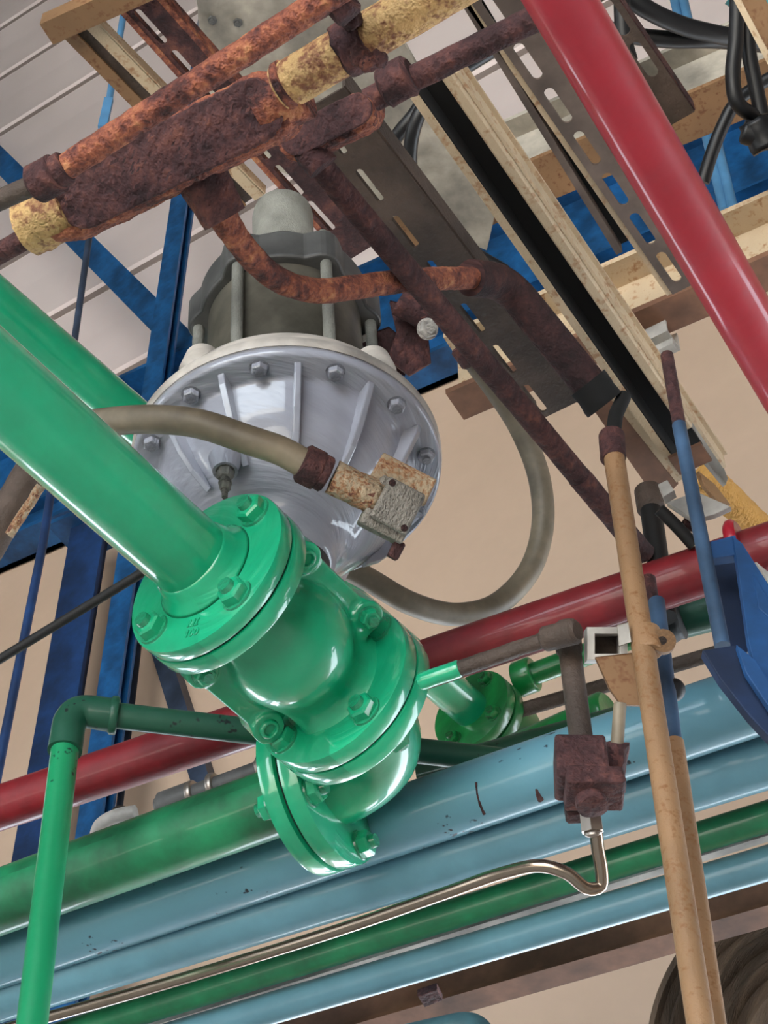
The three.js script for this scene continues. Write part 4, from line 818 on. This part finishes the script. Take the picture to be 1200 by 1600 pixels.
/* ---------- blue hanger bracket at the right ---------- */
{
  const ref = fw(P(1150, 960, 1.85)), t = thing('pipe_hanger', 'blue painted steel channel bracket with rod on the right edge of the pipe rack', 'bracket', P(1150, 960, 1.85));
  const F = (pts, r) => pts.map(([x, y]) => PV(x, y, r));
  part(t, 'web', boxUV(plate(F([[1108, 868], [1150, 858], [1178, 1010], [1150, 1030], [1126, 1010]], ref + 0.05), FWD, 0.006)), M.bracketShade);  // recess shadow is put into this darker copy of the bracket blue
  part(t, 'side_flange', boxUV(plate(F([[1146, 840], [1158, 850], [1222, 950], [1222, 1130], [1180, 1040], [1170, 1000]], ref - 0.01), FWD, 0.008)), M.bracketBlue);
  part(t, 'top_cap', boxUV(plate(F([[1104, 850], [1148, 838], [1154, 866], [1110, 872]], ref - 0.005), FWD, 0.01)), M.bracketBlue);
  part(t, 'foot_plate', boxUV(plate(F([[1100, 1018], [1150, 1010], [1215, 1100], [1215, 1165], [1172, 1118], [1126, 1060]], ref - 0.015), FWD, 0.01)), M.bracketShade);
  part(t, 'foot_flange', boxUV(plate(F([[1152, 1010], [1180, 1034], [1222, 1100], [1222, 1135], [1166, 1050]], ref - 0.03), FWD, 0.006)), M.bracketBlue);
  part(t, 'hook', boxUV(plate(F([[1178, 900], [1206, 950], [1206, 968], [1186, 950]], ref - 0.012), FWD, 0.008)), M.bracketBlue);
  const r2 = fw(P(1090, 800, 1.95)), s = thing('hanger_rod', 'upright rod, rusty above and blue below, carrying the blue bracket', 'rod', PV(1128, 1000, r2));
  part(s, 'upper_rod', sweep([PV(1042, 555, r2), PV(1062, 668, r2)], 0.0075, { seg: 18 }), M.darkRust);
  part(s, 'lower_rod', sweep([PV(1061, 664, r2), PV(1129, 1010, r2)], 0.0078, { seg: 18 }), M.blueRod);
}
/* ---------- white bracket and bits below the tray end ---------- */
{
  const hW = 1.62, n = V(0, 1, 0), Q = (a, h) => a.map(([x, y]) => PH(x, y, h));
  const t = thing('plate_bracket', 'white painted plate bracket with a rusty bolt below the end of the main tray', 'bracket', PH(1080, 820, hW));
  const W = (a, d) => a.map(([x, y]) => P(x, y, d));
  part(t, 'plate', boxUV(plate(W([[1044, 786], [1088, 770], [1146, 828], [1122, 840], [1090, 846]], 2.16), FWD, 0.006)), M.white);
  part(t, 'clip', boxUV(plate(W([[1030, 758], [1042, 752], [1056, 780], [1042, 790]], 2.12), FWD, 0.012)), M.white);
  part(t, 'rusty_bolt', hexBolt(P(1080, 820, 2.158), FWD.clone().negate(), 0.01, 0.007), M.darkRust);
  part(t, 'black_strip', sweep(curve(W([[1030, 796], [1050, 815], [1068, 834], [1084, 852]], 2.13), 12), 0.0075, { seg: 12 }), M.black);
  const u = thing('tray_end_plate', 'white folded end plate of the main tray beside the blue rod', 'plate', P(1100, 720, 2.3));
  part(u, 'sheet', boxUV(plate(W([[1078, 640], [1114, 690], [1128, 752], [1122, 762], [1086, 722]], 2.36), FWD, 0.006)), M.white);
  part(u, 'tan_strip', boxUV(plate(W([[1092, 738], [1116, 758], [1134, 792], [1112, 790], [1094, 764]], 2.3), FWD, 0.005)), M.conduit);
  const g = thing('lagged_pipe', 'short fuzzy gold lagged pipe behind the white plate above the red pipe', 'pipe', PH(1130, 790, 1.7));
  part(g, 'lagging', roughen(sweep(split(PH(1100, 742, 1.85), PH(1192, 832, 1.85), 0.006), 0.021, { seg: 22 }), 0.002, 120), M.gold);
  const c = fw(P(1020, 850, 2.25)), d = thing('black_pipe', 'dark capped pipe standing up behind the red pipe right of the yellow conduit', 'pipe', PV(1028, 900, c));
  part(d, 'tube', sweep([PV(1015, 780, c), PV(1040, 965, c)], 0.0135, { seg: 20 }), M.black);
  part(d, 'cap', sweep(split(PV(1012, 762, c), PV(1018, 800, c), 0.006), 0.0175, { seg: 22, bevel: 0.006 }), M.umber);
  const p0 = PH(1025, 975, 1.62), p1 = PH(1130, 948, 1.62), e = thing('dark_pipe', 'dark green-black pipe with clamped joint behind the blue bracket', 'pipe', p0);
  part(e, 'tube', sweep(ext(p0, p1, 0, 2), 0.027, { seg: 26 }), M.greenDark);
  part(e, 'clamped_joint', roughen(sweep(split(PH(1025, 965, 1.6), PH(1060, 955, 1.6), 0.006), 0.036, { seg: 24 }), 0.003, 70), M.black);
  const z = P(1052, 1078, 1.9), y = thing('ball_knob', 'round black knob behind the yellow conduit', 'knob', z);
  part(y, 'ball', new THREE.SphereGeometry(0.0125, 28, 20).translate(z.x, z.y, z.z), M.black);
  part(y, 'stem', sweep([z, P(1036, 1088, 1.9)], 0.006, { seg: 14 }), M.black);
  const q = thing('bracket_end', 'tan folded steel edge showing at the right margin behind the blue bracket', 'bracket', P(1195, 920, 2.1));
  part(q, 'sheet', boxUV(plate([[1182, 880], [1230, 920], [1230, 990], [1204, 940]].map(([x, yy]) => P(x, yy, 2.05)), FWD, 0.005)), M.white);
}
/* ---------- black cables ---------- */
function cable(label, pts, r, group) { const c = curve(pts.map(([x, y, d]) => P(x, y, d)), 60), t = thing('cable', label, 'cable', c[0], group); part(t, 'sheath', sweep(c, r, { seg: 16 }), M.cable); }
cable('black cable curving left under the main tray, short upper loop', [[680, 120, 2.45], [650, 175, 2.45], [622, 210, 2.46], [604, 245, 2.5], [596, 290, 2.55]], 0.0095);
cable('black cable drooping in a long curve along the dark tray', [[672, 150, 2.4], [650, 190, 2.4], [641, 240, 2.42], [648, 290, 2.45], [680, 340, 2.46], [730, 388, 2.46], [790, 425, 2.46]], 0.0095);
cable('black cable end crossing between the two right trays', [[700, 118, 2.2], [735, 95, 2.2], [790, 62, 2.2]], 0.012);
cable('thick black cable sagging from top centre right to the right edge, upper of two', [[940, -40, 2.7], [1000, 8, 2.7], [1060, 38, 2.72], [1120, 54, 2.74], [1220, 70, 2.8]], 0.014);
cable('thick black cable running nearly level under the sagging one', [[930, 40, 2.75], [985, 55, 2.75], [1050, 62, 2.75], [1110, 62, 2.75], [1220, 72, 2.85]], 0.013);
cable('black cable hanging straight down beside the big red pipe', [[972, -30, 2.65], [972, 20, 2.65], [975, 60, 2.65], [984, 95, 2.65]], 0.012);
cable('left one of two black cables dropping to the dark gland at the right edge', [[1152, -10, 2.5], [1150, 60, 2.5], [1145, 120, 2.5], [1152, 160, 2.5], [1182, 185, 2.52]], 0.0105);
cable('right one of two black cables dropping to the dark gland at the right edge', [[1168, 20, 2.52], [1170, 80, 2.52], [1180, 130, 2.52], [1190, 180, 2.52]], 0.0105);
cable('black cable slanting down from the right edge past the red pipe', [[1230, 108, 2.6], [1190, 130, 2.6], [1150, 160, 2.6], [1130, 195, 2.6], [1112, 240, 2.6], [1098, 285, 2.6]], 0.0095);
{
  const g = P(1186, 212, 2.5), t = thing('cable_gland', 'dark lumpy cable gland at the right edge where two black cables end', 'gland', g);
  part(t, 'body', roughen(sweep(split(P(1178, 188, 2.5), P(1200, 232, 2.5), 0.006), 0.022, { seg: 22 }), 0.003, 60), M.cable);
  part(t, 'ring', sweep([P(1160, 205, 2.5), P(1200, 216, 2.5)], 0.017, { seg: 18, bevel: 0.003 }), M.cable);
  const a = P(1152, 0, 2.35), b = P(1204, 98, 2.35), s = thing('tan_angle', 'thin tan angle edge slanting at the upper right corner', 'angle', a);
  part(s, 'leg', boxUV(bar(lerp(a, b, -0.3), lerp(a, b, 1.2), rect(-0.004, 0.004, 0, 0.004))), M.tan);
  part(s, 'darker_leg', boxUV(bar(lerp(a, b, -0.3), lerp(a, b, 1.2), rect(-0.03, -0.004, 0.004, 0.008))), M.tanDark);  // leg in a darker tan
  const u = [P(1150, -20, 2.9), P(1240, 40, 2.9)], w = thing('teal_pipe', 'turquoise pipe corner showing at the top right edge', 'pipe', u[0]);
  part(w, 'tube', sweep(u, 0.03, { seg: 26 }), std(0x3e97a0, { map: grime }));
  const tr = thing('tube_bundle', 'pale blue pair of small tubes running up behind the black cables', 'tubes', PZ(1085, 180, WZ + 0.4));
  for (const dx of [0, 14]) part(tr, 'tube', sweep([PZ(1040 + dx, -60, WZ + 0.4), PZ(1075 + dx, 90, WZ + 0.4), PZ(1132 + dx, 330, WZ + 0.4)], 0.016, { seg: 16 }), M.blueLight);
}
/* ---------- small things low down ---------- */
{
  const a = P(62, 715, 2.75), b = P(-40, 890, 2.75), t = thing('brown_pipe', 'grimy brown pipe end at the left edge under the large green pipe', 'pipe', b);
  part(t, 'tube', sweep(split(a, b, 0.01), 0.026, { seg: 24, rough: 0.0006 }), M.umber);
  part(t, 'flaking_strip', roughen(sweep(split(P(64, 760, 2.72), P(14, 836, 2.72), 0.006), 0.0075, { seg: 12 }), 0.0015, 90), M.crust, 'pale flaking strip');
}
{
  const a = PH(248, 1262, 1.66), b = PH(430, 1196, 1.66), t = thing('grey_conduit', 'grey conduit with bright unions lying along behind the green header', 'conduit', a);
  part(t, 'tube', sweep(ext(a, b, 0, 1.3), 0.015, { seg: 22 }), M.greyDark);
  part(t, 'sleeve', sweep(ext(a, b, 0.02, 0.3), 0.021, { seg: 22, bevel: 0.004 }), M.greyDark);
  for (const k of [0.28, 0.46, 0.88]) part(t, 'union', sweep(ext(a, b, k, k + 0.05), 0.0215, { seg: 22, bevel: 0.002 }), M.nut);
  const c = PH(190, 1288, 1.62), s = thing('pipe_saddle', 'white rounded saddle clamp behind the green header right of the blue post', 'clamp', c);
  const pts = curve([PH(150, 1318, 1.6), PH(158, 1290, 1.6), PH(182, 1276, 1.6), PH(212, 1270, 1.6)], 24);
  part(s, 'strap', sweep(pts, 0.011, { seg: 16 }), M.white);
  part(s, 'bolt', hexBolt(PH(190, 1268, 1.62), V(0, -1, 0), 0.012, 0.012), M.umber);
}
{
  const c = P(1302, 1666, 2.95), R = 0.306, dir = camera.position.clone().sub(c).normalize().addScaledVector(RIGHT, -0.12).normalize();
  const t = thing('ribbed_drum', 'large dark brown round ribbed drum end at the bottom right corner', 'drum', c);
  const pr = [[0.001, -0.2], [R * 0.96, -0.2], [R, -0.18], [R, -0.02], [R * 0.985, 0]];
  for (let i = 0; i < 4; i++) { const r = R * (0.955 - i * 0.13); pr.push([r, 0.004], [r - R * 0.02, -0.012], [r - R * 0.07, -0.014], [r - R * 0.085, 0.006], [r - R * 0.1, 0.012]); }
  pr.push([R * 0.3, 0.012], [0.001, 0.01]);
  part(t, 'shell', toCreasedNormals(lathe(pr, c, dir, 90), 0.6), M.drum);
  part(t, 'hub', lathe([[0.001, 0.05], [R * 0.16, 0.05], [R * 0.2, 0.04], [R * 0.2, 0.005], [0.001, 0.005]], c, dir, 40), M.drum);
}
{
  const a = PH(640, 1626, 1.25), b = PH(748, 1602, 1.25), t = thing('teal_pipe', 'blue-grey rounded pipe end peeking up at the bottom centre', 'pipe', a);
  part(t, 'tube', sweep(bent([lerp(a, b, -0.6), b, b.clone().add(V(0.01, -0.15, 0))], 0.03), 0.021, { seg: 26 }), M.teal);
  const c = PH(676, 1556, 1.32), s = thing('rack_clip', 'small rusty red clip hanging on the brown angle at the bottom', 'clip', c);
  part(s, 'tab', boxUV(plate([[654, 1556], [682, 1546], [690, 1562], [664, 1572]].map(([x, y]) => PH(x, y, 1.3)), UP, 0.008)), M.darkRust);
  const d = thing('strut_block', 'pale square strut end between green and lowest blue pipe', 'strut', PH(600, 1480, 1.4));
  part(d, 'block', boxUV(plate([[570, 1490], [612, 1470], [632, 1482], [582, 1500]].map(([x, y]) => PH(x, y, 1.38)), UP, 0.02)), M.tan);
}
renderer.render(scene, camera);
